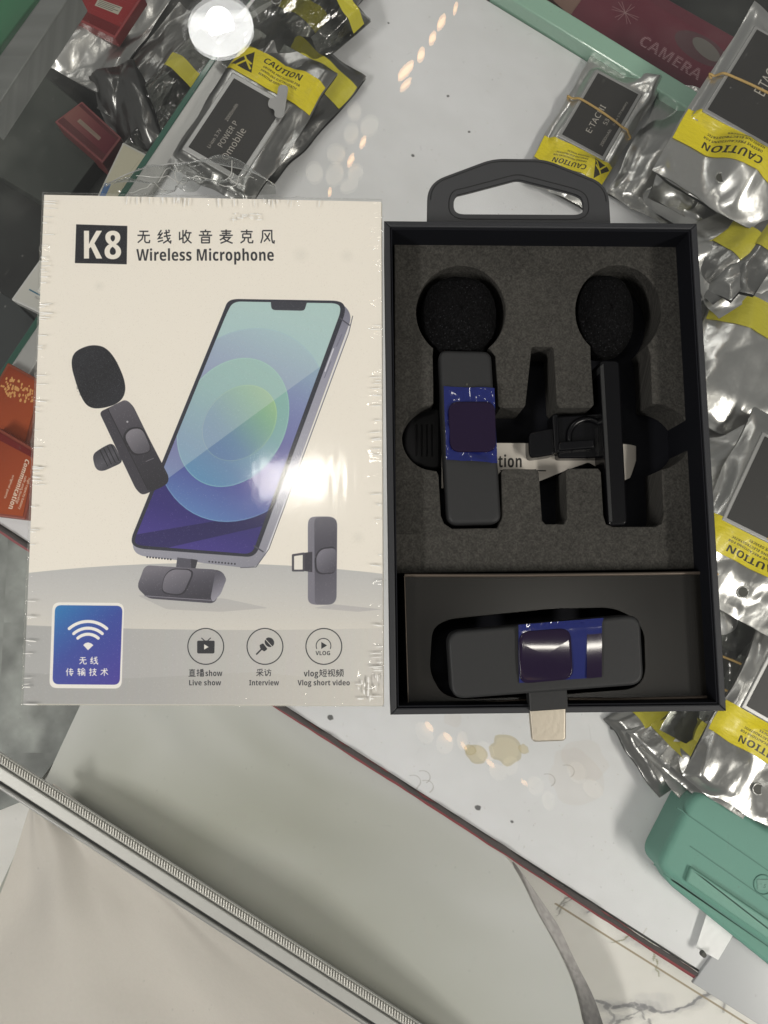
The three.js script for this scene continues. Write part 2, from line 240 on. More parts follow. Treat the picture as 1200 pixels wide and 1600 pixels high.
// the grey-green sheet and the beige cloth at the front
{
  const cl = (q, nu, nv, y, amp, s) => sheet(nu, nv, (u, v) => { const [x, z] = bil(q, u, v); return [x, y + amp * (0.6 * Math.sin(u * 4 + v * 5 + s) + 0.5 * Math.sin(u * 9 - v * 4 + s * 2) + 0.7 * fbm(u * 2.4, v * 2.4, s, 2)), z]; });
  const t = thing('plastic_sheet', 'smooth grey-green sheet lying in front of the red tape under the glass', 'sheet');
  // outline: left edge straight, right edge bowed, clipped by the tape line
  const yS = LEDGE + 0.029, rows = [];
  const left = [[150, 1060], [92, 1180], [40, 1300], [-25, 1440], [-130, 1680]], right = [[395, 1062], [590, 1190], [770, 1315], [842, 1430], [898, 1545], [925, 1690]];
  const cur = (P, v) => { const n = P.length - 1, f = Math.min(n - 1e-6, v * n), i = Math.floor(f), k = f - i, p = (j) => P[clamp(j, 0, n)]; return [0, 1].map((c) => { const a = p(i - 1)[c], b = p(i)[c], d = p(i + 1)[c], e = p(i + 2)[c]; return 0.5 * (2 * b + (d - a) * k + (2 * a - 5 * b + 4 * d - e) * k * k + (3 * b - a - 3 * d + e) * k ** 3); }); };
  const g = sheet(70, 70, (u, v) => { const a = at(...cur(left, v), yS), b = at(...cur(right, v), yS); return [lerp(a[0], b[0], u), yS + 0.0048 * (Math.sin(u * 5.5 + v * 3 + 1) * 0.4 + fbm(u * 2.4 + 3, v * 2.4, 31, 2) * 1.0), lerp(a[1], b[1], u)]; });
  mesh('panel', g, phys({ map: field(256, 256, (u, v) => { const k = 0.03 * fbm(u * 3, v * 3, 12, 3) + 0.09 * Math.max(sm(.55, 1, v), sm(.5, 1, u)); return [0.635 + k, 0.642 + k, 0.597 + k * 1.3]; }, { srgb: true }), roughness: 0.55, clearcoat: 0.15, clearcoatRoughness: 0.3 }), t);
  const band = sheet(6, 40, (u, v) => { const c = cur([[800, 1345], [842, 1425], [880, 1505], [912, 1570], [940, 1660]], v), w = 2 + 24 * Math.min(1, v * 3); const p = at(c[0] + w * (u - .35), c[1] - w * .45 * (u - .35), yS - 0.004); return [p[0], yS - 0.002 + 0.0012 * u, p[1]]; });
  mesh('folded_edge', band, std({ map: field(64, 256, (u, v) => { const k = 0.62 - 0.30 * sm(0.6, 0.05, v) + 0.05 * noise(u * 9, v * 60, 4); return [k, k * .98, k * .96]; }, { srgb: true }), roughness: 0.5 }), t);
  const b = thing('beige_cloth', 'soft beige-grey cloth beyond the metal edge strip', 'cloth');
  const cq = onLevel([[-10, 1290], [760, 1590], [760, 1800], [-140, 1800]], LEDGE + 0.03);
  const bq = [[-12, 1415], [80, 1225], [780, 1680], [780, 1900], [-200, 1900]];
  const gl = [[66, 1236], [0, 1395], [-110, 1660], [-130, 1700]], gr = [[80, 1226], [420, 1456], [760, 1680], [790, 1720]];
  mesh('panel', sheet(70, 70, (u, v) => { const y = LEDGE + 0.052, a = at(...cur(gl, v), y), c = at(...cur(gr, v), y); return [lerp(a[0], c[0], u), y + 0.0125 * (Math.sin(u * 7 + v * 5) * .35 + fbm(u * 3.6 + 8, v * 3.0, 52, 2)), lerp(a[1], c[1], u)]; }),
    std({ map: field(256, 256, (u, v) => { const k = 0.025 * fbm(u * 4, v * 4, 15, 3) + 0.012 * (hash(Math.floor(u * 256), Math.floor(v * 256), 2) - .5); return [0.735 + k, 0.717 + k, 0.685 + k]; }, { srgb: true }), roughness: 0.95 }), b);
}
// ------------------------------------------------------------------ metal edge profile under the front edge of the glass
{
  const t = thing('metal_edge_strip', 'long ribbed aluminium edge strip crossing the front of the counter', 'edge strip');
  const y0 = -0.012, A = [-140, 1132], B = [760, 1715];
  const a = at(...A, y0), b = at(...B, y0), dx = b[0] - a[0], dz = b[1] - a[1], k = Math.hypot(dx, dz), nx = -dz / k, nz = dx / k, yaw = Math.atan2(-dz, dx);
  const bar = (w0, w1, y, h, bev) => prism([[0, w0], [k, w0], [k, w1], [0, w1]].map(([s, w]) => [a[0] + dx / k * s + nx * w, a[1] + dz / k * s + nz * w]).reverse(), y - h, y, { bevel: bev });
  const alu = phys({ color: L(0.52, 0.52, 0.49), metalness: 0.35, roughness: 0.42 }), dark = std({ color: L(0.02, 0.02, 0.02), roughness: 0.5 });
  mesh('face', bar(-0.0044, -0.0004, y0, 0.004, 0.0004), alu, t);
  mesh('groove', bar(-0.00035, 0.0005, y0 - 0.001, 0.003, 0), dark, t);
  mesh('outer_lip', bar(0.0006, 0.0021, y0 + 0.0003, 0.004, 0.0007), phys({ color: L(0.55, 0.55, 0.53), metalness: 0.85, roughness: 0.34 }), t);
  mesh('lip_shadow_gap', bar(0.0022, 0.0025, y0 - 0.002, 0.003, 0), dark, t);
  mesh('inner_groove', bar(-0.0048, -0.00445, y0 - 0.0012, 0.003, 0), std({ color: L(0.16, 0.16, 0.15), roughness: 0.5 }), t);
  // ribbed inner lip: fine slanted ribs, joined
  const ribs = [], nR = Math.round(k / 0.00105);
  for (let i = 0; i < nR; i++) {
    const s = k * (i + .5) / nR, g = new THREE.CapsuleGeometry(0.00030, 0.0022, 3, 10); g.rotateX(Math.PI / 2); g.rotateY(yaw + 0.5); g.translate(a[0] + dx / k * s + nx * -0.0064, y0 - 0.0004, a[1] + dz / k * s + nz * -0.0064); ribs.push(g);
  }
  const r = mesh('ribbed_lip', mergeGeometries(ribs), phys({ color: L(0.52, 0.51, 0.47), metalness: .5, roughness: 0.4 }), t); r.userData.kind = 'stuff';
  mesh('rib_bed', bar(-0.0079, -0.00485, y0 - 0.0009, 0.001, 0), std({ color: L(0.5, 0.5, 0.46), roughness: 0.5 }), t);
}

// ------------------------------------------------------------------ foil pouches with batteries
const foilBump = field(256, 256, (u, v) => 0.5 + 0.3 * fbm(u * 14, v * 14, 41, 3) * 0.6 + 0.1 * Math.abs(fbm(u * 5, v * 5, 44, 3)), { repeat: [1, 1] });
const foil = [0.62, 0.46, 0.28, 0.16].map((k) => phys({ color: L(k, k, k * 0.96), metalness: 0.9, roughness: 0.28, bumpMap: foilBump, bumpScale: 0.0005 }));
const clearFilm = paneMat({ specularIntensity: .6, roughness: 0.045, bumpMap: foilBump, bumpScale: 0.00012 });
const smokyFilm = paneMat({ color: L(0.5, 0.51, 0.49), roughness: 0.1, bumpMap: foilBump, bumpScale: 0.0006 });
const rimMat = std({ color: L(0.42, 0.42, 0.41), metalness: 0.6, roughness: 0.4 }), holeMat = std({ color: L(0.05, 0.05, 0.04), roughness: 0.6 });
const bandTex = canvas(512, 192, (c, w, h) => {
  c.fillStyle = '#d8c812'; c.fillRect(0, 0, w, h);
  c.fillStyle = 'rgba(150,140,10,.25)'; for (let i = 0; i < 60; i++) c.fillRect(hash(i, 1, 1) * w, hash(i, 2, 1) * h, 30, 2);
  c.fillStyle = '#26220a'; c.font = 'bold 54px sans-serif'; c.fillText('CAUTION', 150, 66, 250);
  c.font = 'bold 17px sans-serif'; ['OBSERVE PRECAUTIONS FOR', 'HANDLING ELECTROSTATIC', 'SENSITIVE DEVICES'].forEach((s, i) => c.fillText(s, 170, 96 + i * 24, 230));
  c.save(); c.translate(72, 96); c.beginPath(); c.moveTo(0, -74); c.lineTo(66, 62); c.lineTo(-66, 62); c.closePath(); c.fill();
  c.strokeStyle = '#d6c71a'; c.lineWidth = 11; c.beginPath(); c.moveTo(-44, -30); c.lineTo(48, 44); c.stroke(); c.beginPath(); c.moveTo(-30, 62); c.lineTo(-4, 0); c.lineTo(34, 10); c.stroke(); c.restore();
});
const bandMat = phys({ map: bandTex, roughness: 0.5, clearcoat: 0.12, clearcoatRoughness: 0.15, bumpMap: foilBump, bumpScale: 0.0004 });
const dullBand = phys({ color: L(0.52, 0.47, 0.025), roughness: 0.5, clearcoat: 0.12, bumpMap: foilBump, bumpScale: 0.0003 });
function labelTex(lines, up, base = '#2b2a28') {
  return canvas(256, 384, (c, w, h) => {
    c.fillStyle = base; c.fillRect(0, 0, w, h);
    c.save(); c.translate(w / 2, h / 2); c.rotate(up ? -Math.PI / 2 : Math.PI / 2); c.fillStyle = '#a9a59c';
    for (const [s, x, y, f, m] of lines) { c.font = `${f > 30 ? '' : ''}${f}px sans-serif`; c.fillText(s, x, y, m ?? 360); }
    c.restore();
  });
}
function pouch(o) {
  const { name = 'battery_pouch', label, px, py, y, rot, W, L: Ln, s, tone = 0, film = false, bat, band, hole, thick = 0.007, crump = 1, tiltX = 0, tiltZ = 0, group } = o;
  srand(s * 7919 + 13);
  const t = thing(name, label, 'pouch', group, at3(px, py, y)); t.rotation.order = 'YXZ'; t.rotation.set(THREE.MathUtils.degToRad(tiltX), THREE.MathUtils.degToRad(rot), THREE.MathUtils.degToRad(tiltZ));
  const folds = Array.from({ length: 9 }, () => { const a = rnd() < .6 ? rr(-.5, .5) : rr(0, Math.PI), f = rr(38, 110); return [Math.cos(a) * f, Math.sin(a) * f, rr(0, 6.28), rr(0.2, 1) * 0.075 / f * crump]; });
  const br = bat && { u0: bat[0], u1: bat[1], v0: bat[2], v1: bat[3], h: bat[4] ?? 0.0045 };
  const H = (u, v) => {
    const x = (u - .5) * W, z = (v - .5) * Ln, e = Math.min(u, 1 - u) * W, f = Math.min(v, 1 - v) * Ln, edge = sm(0, 0.006, Math.min(e, f));
    let h = 0.0008 + thick * sm(0, W * .34, e) * sm(0, Ln * .22, f) * .75, c = 0;
    for (const [a, b, p, k] of folds) { const q = (a * x + b * z + p) / 6.28318, fr = q - Math.floor(q); c += (Math.abs(fr * 2 - 1) ** .8 - .5) * k * 7; }
    c += 0.0034 * crump * fbm(x * 34, z * 18, s, 3) + 0.0009 * crump * (1 - Math.abs(fbm(x * 46, z * 20, s + 5, 2)) * 2) + (v < .055 || v > .95 ? .00022 * Math.sin(z * 3600) * sm(0, .003, Math.min(u, 1 - u) * W) : 0);
    let inb = 0; if (br) { const dx = Math.max(br.u0 - u, u - br.u1, 0) * W, dz = Math.max(br.v0 - v, v - br.v1, 0) * Ln; inb = 1 - sm(0, 0.007, Math.hypot(dx, dz)); h = Math.max(h * (1 - inb), 0) + inb * (br.h - 0.0006); }
    return h + c * (0.25 + .75 * edge) * (1 - 0.97 * inb) + 0.002 * crump * noise(u * 3, v * 5, s + 8) * (1 - edge) ;
  };
  const X = (u, v) => (u - .5) * W + 0.0012 * noise(v * 6, u > .5 ? 3 : 9, s) * Math.abs(u - .5) * 2, Z = (u, v) => (v - .5) * Ln + 0.0014 * noise(u * 5, v > .5 ? 3 : 9, s + 2) * Math.abs(v - .5) * 2;
  const top = sheet(40, 60, (u, v) => [X(u, v), Math.max(0.0004, H(u, v)), Z(u, v)]);
  const back = sheet(24, 36, (u, v) => [X(u, v), Math.min(0.0002, 0.0002 - 0.0007 * sm(0, .1, Math.min(u, 1 - u, v, 1 - v))), Z(u, v)]);
  if (film === 'smoky') { mesh('foil_back', back, foil[tone], t); mesh('clear_front', top, smokyFilm, t); }
  else mesh('foil_bag', mergeGeometries([top, back]), foil[tone], t);
  if (br) {
    const bw = (br.u1 - br.u0) * W, bl = (br.v1 - br.v0) * Ln, g = new RoundedBoxGeometry(bw, br.h, bl, 2, 0.0009), lift = film ? 0.0004 : 0.0004;
    const bt = mesh('battery', g, rimMat, t); bt.position.set(((br.u0 + br.u1) / 2 - .5) * W, br.h / 2 + lift + (film ? 0 : 0.0018), ((br.v0 + br.v1) / 2 - .5) * Ln);
    const lg = new THREE.BoxGeometry(bw - (o.rim ?? 0.005), 0.0004, bl - (o.rim ?? 0.005));
    const lm = mesh('printed_label', lg, o.labelMat ?? std({ map: labelTex(o.text ?? [], o.textUp), roughness: 0.5 }), bt); lm.position.y = br.h / 2 + 0.0001;
  }
  if (band) {
    const [v0, v1] = band, g = sheet(36, 10, (a, b) => { const u = 0.012 + .976 * a, v = lerp(v0, v1, b); return [X(u, v), Math.max(0.0004, H(u, v)) + 0.0006, Z(u, v)]; });
    mesh('caution_band', g, o.plainBand ? dullBand : bandMat, t);
  }
  if (hole) {
    const [u, v] = hole, g = new THREE.CylinderGeometry(0.0031, 0.0031, 0.0008, 20), m = mesh('hang_hole', g, holeMat, t); m.position.set(X(u, v), H(u, v) + 0.0004, Z(u, v));
    const rg = new THREE.TorusGeometry(0.0032, 0.0004, 6, 24); rg.rotateX(Math.PI / 2); const r = mesh('hole_rim', rg, foil[0], t); r.position.set(X(u, v), H(u, v) + 0.0007, Z(u, v));
  }
  return { t, W, Ln, H, X, Z, y };
}
const rubber = std({ color: L(0.45, 0.30, 0.10), roughness: 0.6 }), redRubber = std({ color: L(0.42, 0.12, 0.07), roughness: 0.6 });
function rubberBand(p, v, slant, label, mat = rubber) {
  const pts = []; for (let i = 0; i <= 24; i++) { const u = i / 24, vv = v + slant * (u - .5) + 0.02 * Math.sin(u * 3.1); pts.push(new THREE.Vector3(p.X(u, vv), Math.max(.0004, p.H(u, vv)) + 0.0018, p.Z(u, vv))); }
  for (let i = 1; i < 12; i++) { const u = 1 - i / 12, vv = v + slant * (u - .5); pts.push(new THREE.Vector3(p.X(u, vv), -0.0022, p.Z(u, vv))); }
  const t = thing('rubber_band', label, 'rubber band'); t.position.copy(p.t.position); t.rotation.copy(p.t.rotation);
  mesh('loop', tube(pts, 0.0008, 160, true), mat, t);
}
const R0 = 148, G = 'battery pouches heaped on the right of the shelf';
const ET = [['E·TACHI', -120, 8, 48], ['531', -40, 62, 34], ['2000mAh', -150, 100, 24], ['Li-ion 3.7V battery', -20, 100, 18]];
const pA = pouch({ label: 'silver pouch with black battery label behind the black handle', px: 925, py: 203, y: SHELF + 0.006, rot: R0 + 2, W: 0.054, L: 0.112, s: 1, film: true, tone: 0, bat: [.16, .84, .32, .83, .006], text: ET, band: [.16, .315], hole: [.5, .08], group: G });
rubberBand(pA, .57, .05, 'tan rubber band around the pouch behind the handle');
// stack under the big pouch
const stk = [[1085, 300, -.243, 140, 1, 'lowest crumpled silver pouch sticking out nearest the handle'], [1108, 282, -.232, 152, 0, 'crumpled silver pouch second from the bottom beside the handle'], [1128, 262, -.220, 144, 1, 'silver pouch in the middle of the stack above the box corner'], [1146, 236, -.208, 150, 0, 'silver pouch just under the pouch with the big yellow caution band']];
stk.forEach(([px, py, y, rot, tone, label], i) => pouch({ label, px: px + 36, py: py - 52, y, rot, W: 0.072, L: 0.118, s: 20 + i, tone, band: [.2, .34], plainBand: i < 2, hole: i > 1 ? [.5, .09] : null, crump: 1.5, group: G }));
const pB = pouch({ label: 'top right pouch with black battery and wide yellow caution band', px: 1180, py: 186, y: -0.192, rot: R0, W: 0.078, L: 0.130, s: 2, film: true, bat: [.10, .90, .36, .88, .0065], text: [['E·TACHI', -40, -14, 46], ['10', 40, 44, 34]], band: [.20, .37], hole: [.5, .12], crump: .9, group: G });
rubberBand(pB, .58, -.02, 'tan rubber band around the top right battery pouch');
// heap along the right side
const heap = [
  [1140, 330, -.246, 150, .070, .11, 1, 47, { crump: 1.2 }, 'silver pouch lowest in the heap at the upper right corner of the black box'],
  [1196, 372, -.206, 121, .060, .12, 0, 33, { crump: .9, tiltX: 6 }, 'silver pouch with a thin tan band at the right edge below the big caution pouch'],
  [1128, 610, -.247, 66, .080, .12, 2, 42, { crump: 1.2 }, 'dark crumpled pouch lowest in the heap beside the microphones'],
  [1150, 612, -.230, 160, .080, .105, 1, 36, { crump: 1.0 }, 'lowest of three layered silver pouches with diagonal edges beside the black box'],
  [1164, 590, -.222, 164, .078, .10, 0, 43, { crump: .9, hole: [.36, .1] }, 'middle one of three layered silver pouches, with a small dark hole'],
  [1180, 556, -.212, 160, .078, .11, 0, 34, { crump: .8, band: [.60, .78], plainBand: true }, 'topmost of three layered silver pouches, with a yellow patch'],
  [1150, 715, -.236, 116, .055, .13, 1, 37, { crump: 1.2, tiltZ: -8 }, 'dull pouch with long folds below the three layered silver pouches'],
  [1196, 700, -.216, 118, .055, .13, 0, 38, { crump: .9 }, 'silver pouch tied with the red rubber band'],
  [1135, 770, -.245, 150, .08, .10, 2, 39, { crump: 1.2 }, 'dark pouch under the caution pouch beside the black box'],
  [1160, 898, -.228, 156, .084, .10, 0, 45, { crump: .9 }, 'silver pouch just under the caution pouch with gold contacts'],
  [1150, 985, -.243, 140, .09, .12, 2, 40, { crump: 1.2 }, 'dark glossy pouch beside the lower right corner of the black box'],
  [1192, 1035, -.222, 154, .080, .13, 1, 41, { film: 'smoky', crump: .8 }, 'smoky clear pouch crossed by two thin tan bands at the right'],
  [1170, 1085, -.240, 150, .080, .12, 1, 46, { crump: 1.1 }, 'grey pouch at the right edge above the fanned stack'],
];
for (let i = 0; i < 6; i++) heap.push([1096 + i * 18, 412 - i * 9, -.214 + i * .003, 112 + i * 6, .042, .085, i % 2 + 1, 80 + i, { crump: .8, tiltZ: -26, band: [.34, .58], plainBand: true }, `${['first', 'second', 'third', 'fourth', 'fifth', 'sixth'][i]} yellow-banded pouch, counted from the black box, in the tight fan at its upper right`]);
heap.push([1048, 238, -.246, 151, .052, .10, 1, 48, { crump: 1.0 }, 'grey pouch standing between the pouch behind the handle and the tall stack']);
const hp = heap.map(([px, py, y, rot, W, Ln, tone, s, ex, label], i) => pouch({ label, px, py, y, rot, W, L: Ln, tone, s, group: i > 12 && i < 19 ? 'pouches fanned at the upper right corner of the black box' : G, ...ex }));
rubberBand(hp[7], .5, .02, 'red rubber band around a silver pouch at the right edge', redRubber);
rubberBand(hp[1], .45, .1, 'thin tan rubber band around the silver pouch at the right edge');
rubberBand(hp[11], .42, .02, 'upper thin tan rubber band around the smoky clear pouch');
rubberBand(hp[11], .28, .02, 'lower thin tan rubber band around the smoky clear pouch');
const pH = pouch({ label: 'pouch with yellow caution band and round hole halfway down the right edge', px: 1205, py: 822, y: -0.196, rot: 153, W: 0.080, L: 0.12, s: 3, film: true, tone: 1, bat: [.12, .88, .40, .9, .006], text: [['', 0, 0, 20]], band: [.25, .42], hole: [.5, .13], crump: .9, group: G });
{ const gs = []; for (let i = 0; i < 4; i++) for (let j = 0; j < 3; j++) { const g = new THREE.SphereGeometry(.0009, 10, 8); g.scale(1, .5, 1); g.translate(-.004 + j * .0021 + (i % 2) * .001, pH.H(.5, .5) + .0012, -.003 - i * .0021); gs.push(g); } mesh('gold_contacts', mergeGeometries(gs), phys({ color: L(.75, .48, .14), metalness: 1, roughness: .25 }), pH.t); 
  const g2 = []; for (let i = 0; i < 5; i++) { const g = new RoundedBoxGeometry(.0026, .0005, .0011, 1, .0002); g.rotateY(.3); g.translate(.0185 + (i % 2) * .0006, pH.H(.78, .15) + .001, -.052 + i * .0026); g2.push(g); } mesh('gold_tab', mergeGeometries(g2), phys({ color: L(.75, .5, .2), metalness: 1, roughness: .3 }), pH.t); }
// lower stack above the teal case
const low = [[1052, 1178, -.244, 122, 2, 'lowest dark pouch of the fanned stack above the teal case'], [1078, 1180, -.236, 128, 1, 'second pouch of the fanned stack, with a yellow strip'], [1104, 1184, -.228, 136, 2, 'third pouch of the fanned stack, crumpled and dark'], [1135, 1190, -.219, 142, 1, 'fourth pouch of the fanned stack, just under the caution pouch']];
low.forEach(([px, py, y, rot, tone, label], i) => pouch({ label, px: px + 34, py: py - 60, y, rot, W: 0.056, L: 0.10, s: 50 + i, tone, band: [.16, .34], plainBand: true, crump: .9, tiltZ: -12, group: G }));
pouch({ label: 'pouch with yellow caution band lying against the teal case', px: 1224, py: 1124, y: -0.205, rot: 150, W: 0.074, L: 0.12, s: 4, film: true, tone: 1, bat: [.12, .88, .44, .9, .006], band: [.27, .44], hole: [.44, .14], crump: 1, group: G });

// upper left group
const GL = 'battery pouches at the top left';
pouch({ label: 'grey pouch furthest up beside the round lamp reflection', px: 470, py: 12, y: SHELF + 0.004, rot: -38, W: 0.062, L: 0.12, s: 60, tone: 2, band: [.5, .62], plainBand: true, crump: 1.3, group: GL });
pouch({ label: 'crumpled clear pouch with yellow edges above the phone battery pouch', px: 455, py: 58, y: SHELF + 0.014, rot: -50, W: 0.055, L: 0.10, s: 61, tone: 3, film: 'smoky', band: [.06, .16], plainBand: true, crump: 1.2, hole: [.3, .5], group: GL });
pouch({ label: 'silver pouch under the phone battery pouch, edge with yellow', px: 448, py: 165, y: SHELF + 0.005, rot: -40, W: 0.062, L: 0.10, s: 62, tone: 3, band: [.1, .3], plainBand: true, crump: 1.1, group: GL });
const pN = pouch({ label: 'phone battery pouch with dark label behind the white box', px: 395, py: 185, y: SHELF + 0.02, rot: -31, W: 0.066, L: 0.115, s: 63, tone: 2, film: true, bat: [.10, .80, .34, .90, .006], rim: 0.007, text: [['Qmobile', -160, 50, 44], ['POWER P', -120, 0, 34], ['Li-ion 3.7V', -150, -44, 22], ['2000mAh', 0, -44, 22]], textUp: true, band: [.12, .32], crump: .8, group: GL });
{ // hang slot at the top of that pouch, showing the pale backing
  const sl = roundPoly([[-.0033, -.0118], [.0033, -.0118], [.0033, .0118], [-.0033, .0118], [-.0033, .0062], [-.0085, .0052], [-.0085, -.0012], [-.0033, -.0024]], .0032, 6);
  const m = mesh('hang_slot', prism(sl, 0, .0005), std({ color: L(.34, .34, .335), roughness: .6 }), pN.t); m.position.set(0.0147, 0.0094, -0.0155); m.rotation.y = .42;
}
// items on the dark lower level at the left
pouch({ label: 'silver pouch under the red packet at the top left', px: 180, py: 30, y: DEEP + 0.03, rot: -30, W: 0.072, L: 0.145, s: 70, tone: 1, crump: .8, group: GL });
pouch({ label: 'grey pouch right of the red packet in the dark gap', px: 245, py: 105, y: DEEP + 0.03, rot: -36, W: 0.042, L: 0.13, s: 71, tone: 3, crump: .8, group: GL });
pouch({ label: 'smoky pouch with yellow corner in the dark gap beside the shelf edge', px: 285, py: 130, y: DEEP + 0.04, rot: -42, W: 0.05, L: 0.10, s: 72, tone: 3, film: 'smoky', band: [.35, .5], plainBand: true, crump: .8, group: GL });

pouch({ label: 'dark grey pouch deep in the gap left of the shelf edge, above the red carton', px: 205, py: 178, y: DEEP + 0.028, rot: 22, W: 0.05, L: 0.10, s: 73, tone: 3, crump: 1.1, group: GL });
pouch({ label: 'dim smoky pouch deep in the gap just left of the green glass edge', px: 262, py: 188, y: DEEP + 0.036, rot: -40, W: 0.034, L: 0.09, s: 74, tone: 3, film: 'smoky', crump: 1.0, group: GL });
const card = (name, label, category, pts, y, h, color, draw, rough = 0.4, radius = 3) => {
  const t = thing(name, label, category), out = roundPoly(onLevel(pts, y), radius / 2400);
  mesh('carton', prism(out, y - h, y, { bevel: 0.0008 }), std({ color, roughness: rough }), t);
  if (draw) {
    const q = insetQuad(onLevel(pts, y), 0.002);
    mesh('print', sheet(8, 8, (u, v) => { const [x, z] = bil(q, u, v); return [x, y + 0.0004, z]; }), phys({ map: canvas(512, 512, draw), roughness: Math.max(rough, .6), specularIntensity: .5 }), t);
  }
  return t;
};
card('red_packet', 'dark red packet with a small grey label in the silver pouch', 'packet', [[118, -40], [225, -8], [180, 60], [95, 18]], DEEP + 0.052, 0.012, L(0.22, 0.03, 0.03), (c, w, h) => { c.fillStyle = '#7c2022'; c.fillRect(0, 0, w, h); c.fillStyle = '#5c1416'; c.fillRect(0, 400, w, 112); c.fillStyle = '#9b988a'; c.fillRect(230, 190, 210, 96); c.fillStyle = '#4c4a44'; for (let k = 0; k < 4; k++) c.fillRect(245, 203 + k * 20, 180 - 40 * (k % 2), 7); c.fillStyle = 'rgba(255,190,180,.10)'; for (let k = 0; k < 14; k++) c.fillRect(hash(k, 1, 5) * w, hash(k, 2, 5) * h, 140 * hash(k, 3, 5), 3); });
card('red_carton', 'faded red carton lying in the dark gap above the white box', 'carton', [[128, 158], [190, 215], [160, 255], [85, 190]], DEEP + 0.04, 0.03, L(0.16, 0.035, 0.035), (c, w, h) => { c.fillStyle = '#4c2022'; c.fillRect(0, 0, w, h); const g = c.createLinearGradient(0, 0, w, 0); g.addColorStop(0, 'rgba(150,110,95,.5)'); g.addColorStop(1, 'rgba(90,15,35,.5)'); c.fillStyle = g; c.fillRect(0, 60, w, 330); c.fillStyle = 'rgba(135,130,112,.75)'; c.fillRect(110, 215, 270, 70); c.fillStyle = '#5b564c'; for (let k = 0; k < 3; k++) c.fillRect(125, 228 + k * 19, 240 - 50 * k, 6); });
card('folded_leaflet', 'pale folded leaflet behind the top edge of the white box', 'leaflet', [[192, 222], [250, 252], [225, 320], [150, 310]], DEEP + 0.06, 0.006, L(0.5, 0.5, 0.45), (c, w, h) => { c.fillStyle = '#bdb9a2'; c.fillRect(0, 0, w, h); c.fillStyle = '#5577a5'; c.fillRect(0, 380, 70, 132); c.strokeStyle = '#8e8a76'; c.lineWidth = 3; c.beginPath(); c.moveTo(280, 60); c.lineTo(200, 300); c.lineTo(240, 500); c.stroke(); });
card('black_case', 'black case lying across the dark gap at the left', 'case', [[60, 110], [180, 210], [90, 330], [-60, 240]], DEEP + 0.02, 0.02, L(0.030, 0.036, 0.030), null, 0.8, 14);
card('black_tray', 'dark grey tray at the left edge beside the white box', 'tray', [[-60, 420], [20, 468], [58, 505], [-60, 690]], SHELF - 0.06, 0.03, L(0.035, 0.04, 0.04), null, 0.7, 4);
card('white_packet', 'white packet with a dark picture peeking out left of the white box', 'packet', [[62, 405], [110, 440], [85, 500], [17, 468]], SHELF - 0.04, 0.01, L(0.6, 0.6, 0.57), (c, w, h) => { c.fillStyle = '#c9c8c0'; c.fillRect(0, 0, w, h); c.strokeStyle = '#f0f0ea'; c.lineWidth = 14; c.strokeRect(200, 60, 280, 240); c.fillStyle = '#2a2c2e'; c.fillRect(260, 90, 250, 150); c.fillStyle = '#3a6d84'; c.fillRect(90, 330, 360, 18); c.fillStyle = '#5a5a58'; c.font = '38px sans-serif'; c.fillText('TEMPERED', 200, 400); });
const orange = (c, w, h, lines) => { c.fillStyle = '#9a3f17'; c.fillRect(0, 0, w, h); const g = c.createLinearGradient(0, 0, w, h); g.addColorStop(0, 'rgba(90,20,5,.25)'); g.addColorStop(1, 'rgba(255,150,80,.12)'); c.fillStyle = g; c.fillRect(0, 0, w, h); lines(c); };
card('orange_packet', 'upper orange packet with pale pattern left of the white box', 'packet', [[12, 566], [70, 598], [40, 706], [-40, 660]], SHELF + 0.012, 0.012, L(0.25, 0.05, 0.015), (c, w, h) => orange(c, w, h, () => { c.fillStyle = '#d9a060'; for (let k = 0; k < 70; k++) { const a = hash(k, 1, 6), b = hash(k, 2, 6); c.beginPath(); c.arc(40 + a * 430, 60 + b * 150, 7 + 8 * hash(k, 3, 6), 0, 7); c.fill(); } c.fillStyle = '#e0d9c0'; c.fillRect(20, 250, 60, 150); c.fillStyle = '#2b2a22'; for (let k = 0; k < 6; k++) c.fillRect(28, 262 + k * 22, 44, 9); }));
card('orange_packet', 'lower orange packet lettered Communication left of the white box', 'packet', [[-10, 664], [62, 706], [40, 812], [-60, 800]], SHELF + 0.024, 0.012, L(0.25, 0.04, 0.015), (c, w, h) => orange(c, w, h, () => { c.fillStyle = '#6e120b'; c.fillRect(0, 0, w, 46); c.fillStyle = '#e6d4c0'; c.save(); c.translate(470, 120); c.rotate(Math.PI / 2 + .12); c.font = 'bold 66px sans-serif'; c.fillText('Communication', -40, 60, 400); c.font = '30px sans-serif'; c.fillText('high capacity battery', 80, -30, 260); c.fillText('safe and durable', 80, 10, 240); c.fillText('original parts', 120, 130, 240); c.restore(); }));
{ // green board and metal divider in the top left corner
  const t = thing('metal_divider', 'brushed grey metal divider crossing the top left corner', 'divider');
  mesh('rail', prism(onLevel([[118, -20], [75, -20], [-20, 112], [-20, 190]], -0.06).reverse(), -0.075, -0.06, { bevel: 0.001 }), std({ color: L(0.20, 0.21, 0.20), roughness: 0.45, metalness: 0.5, map: field(256, 256, (u, v) => 0.8 + .09 * fbm(u * 2, v * 30, 8, 2)) }), t);
  tag(mesh('green_panel', prism(onLevel([[78, -30], [-40, -30], [-40, 125]], -0.09), -0.1, -0.09, { bevel: 0.001 }), std({ color: L(0.03, 0.13, 0.06), roughness: 0.4 })), 'dark green panel filling the extreme top left corner', 'panel');
}
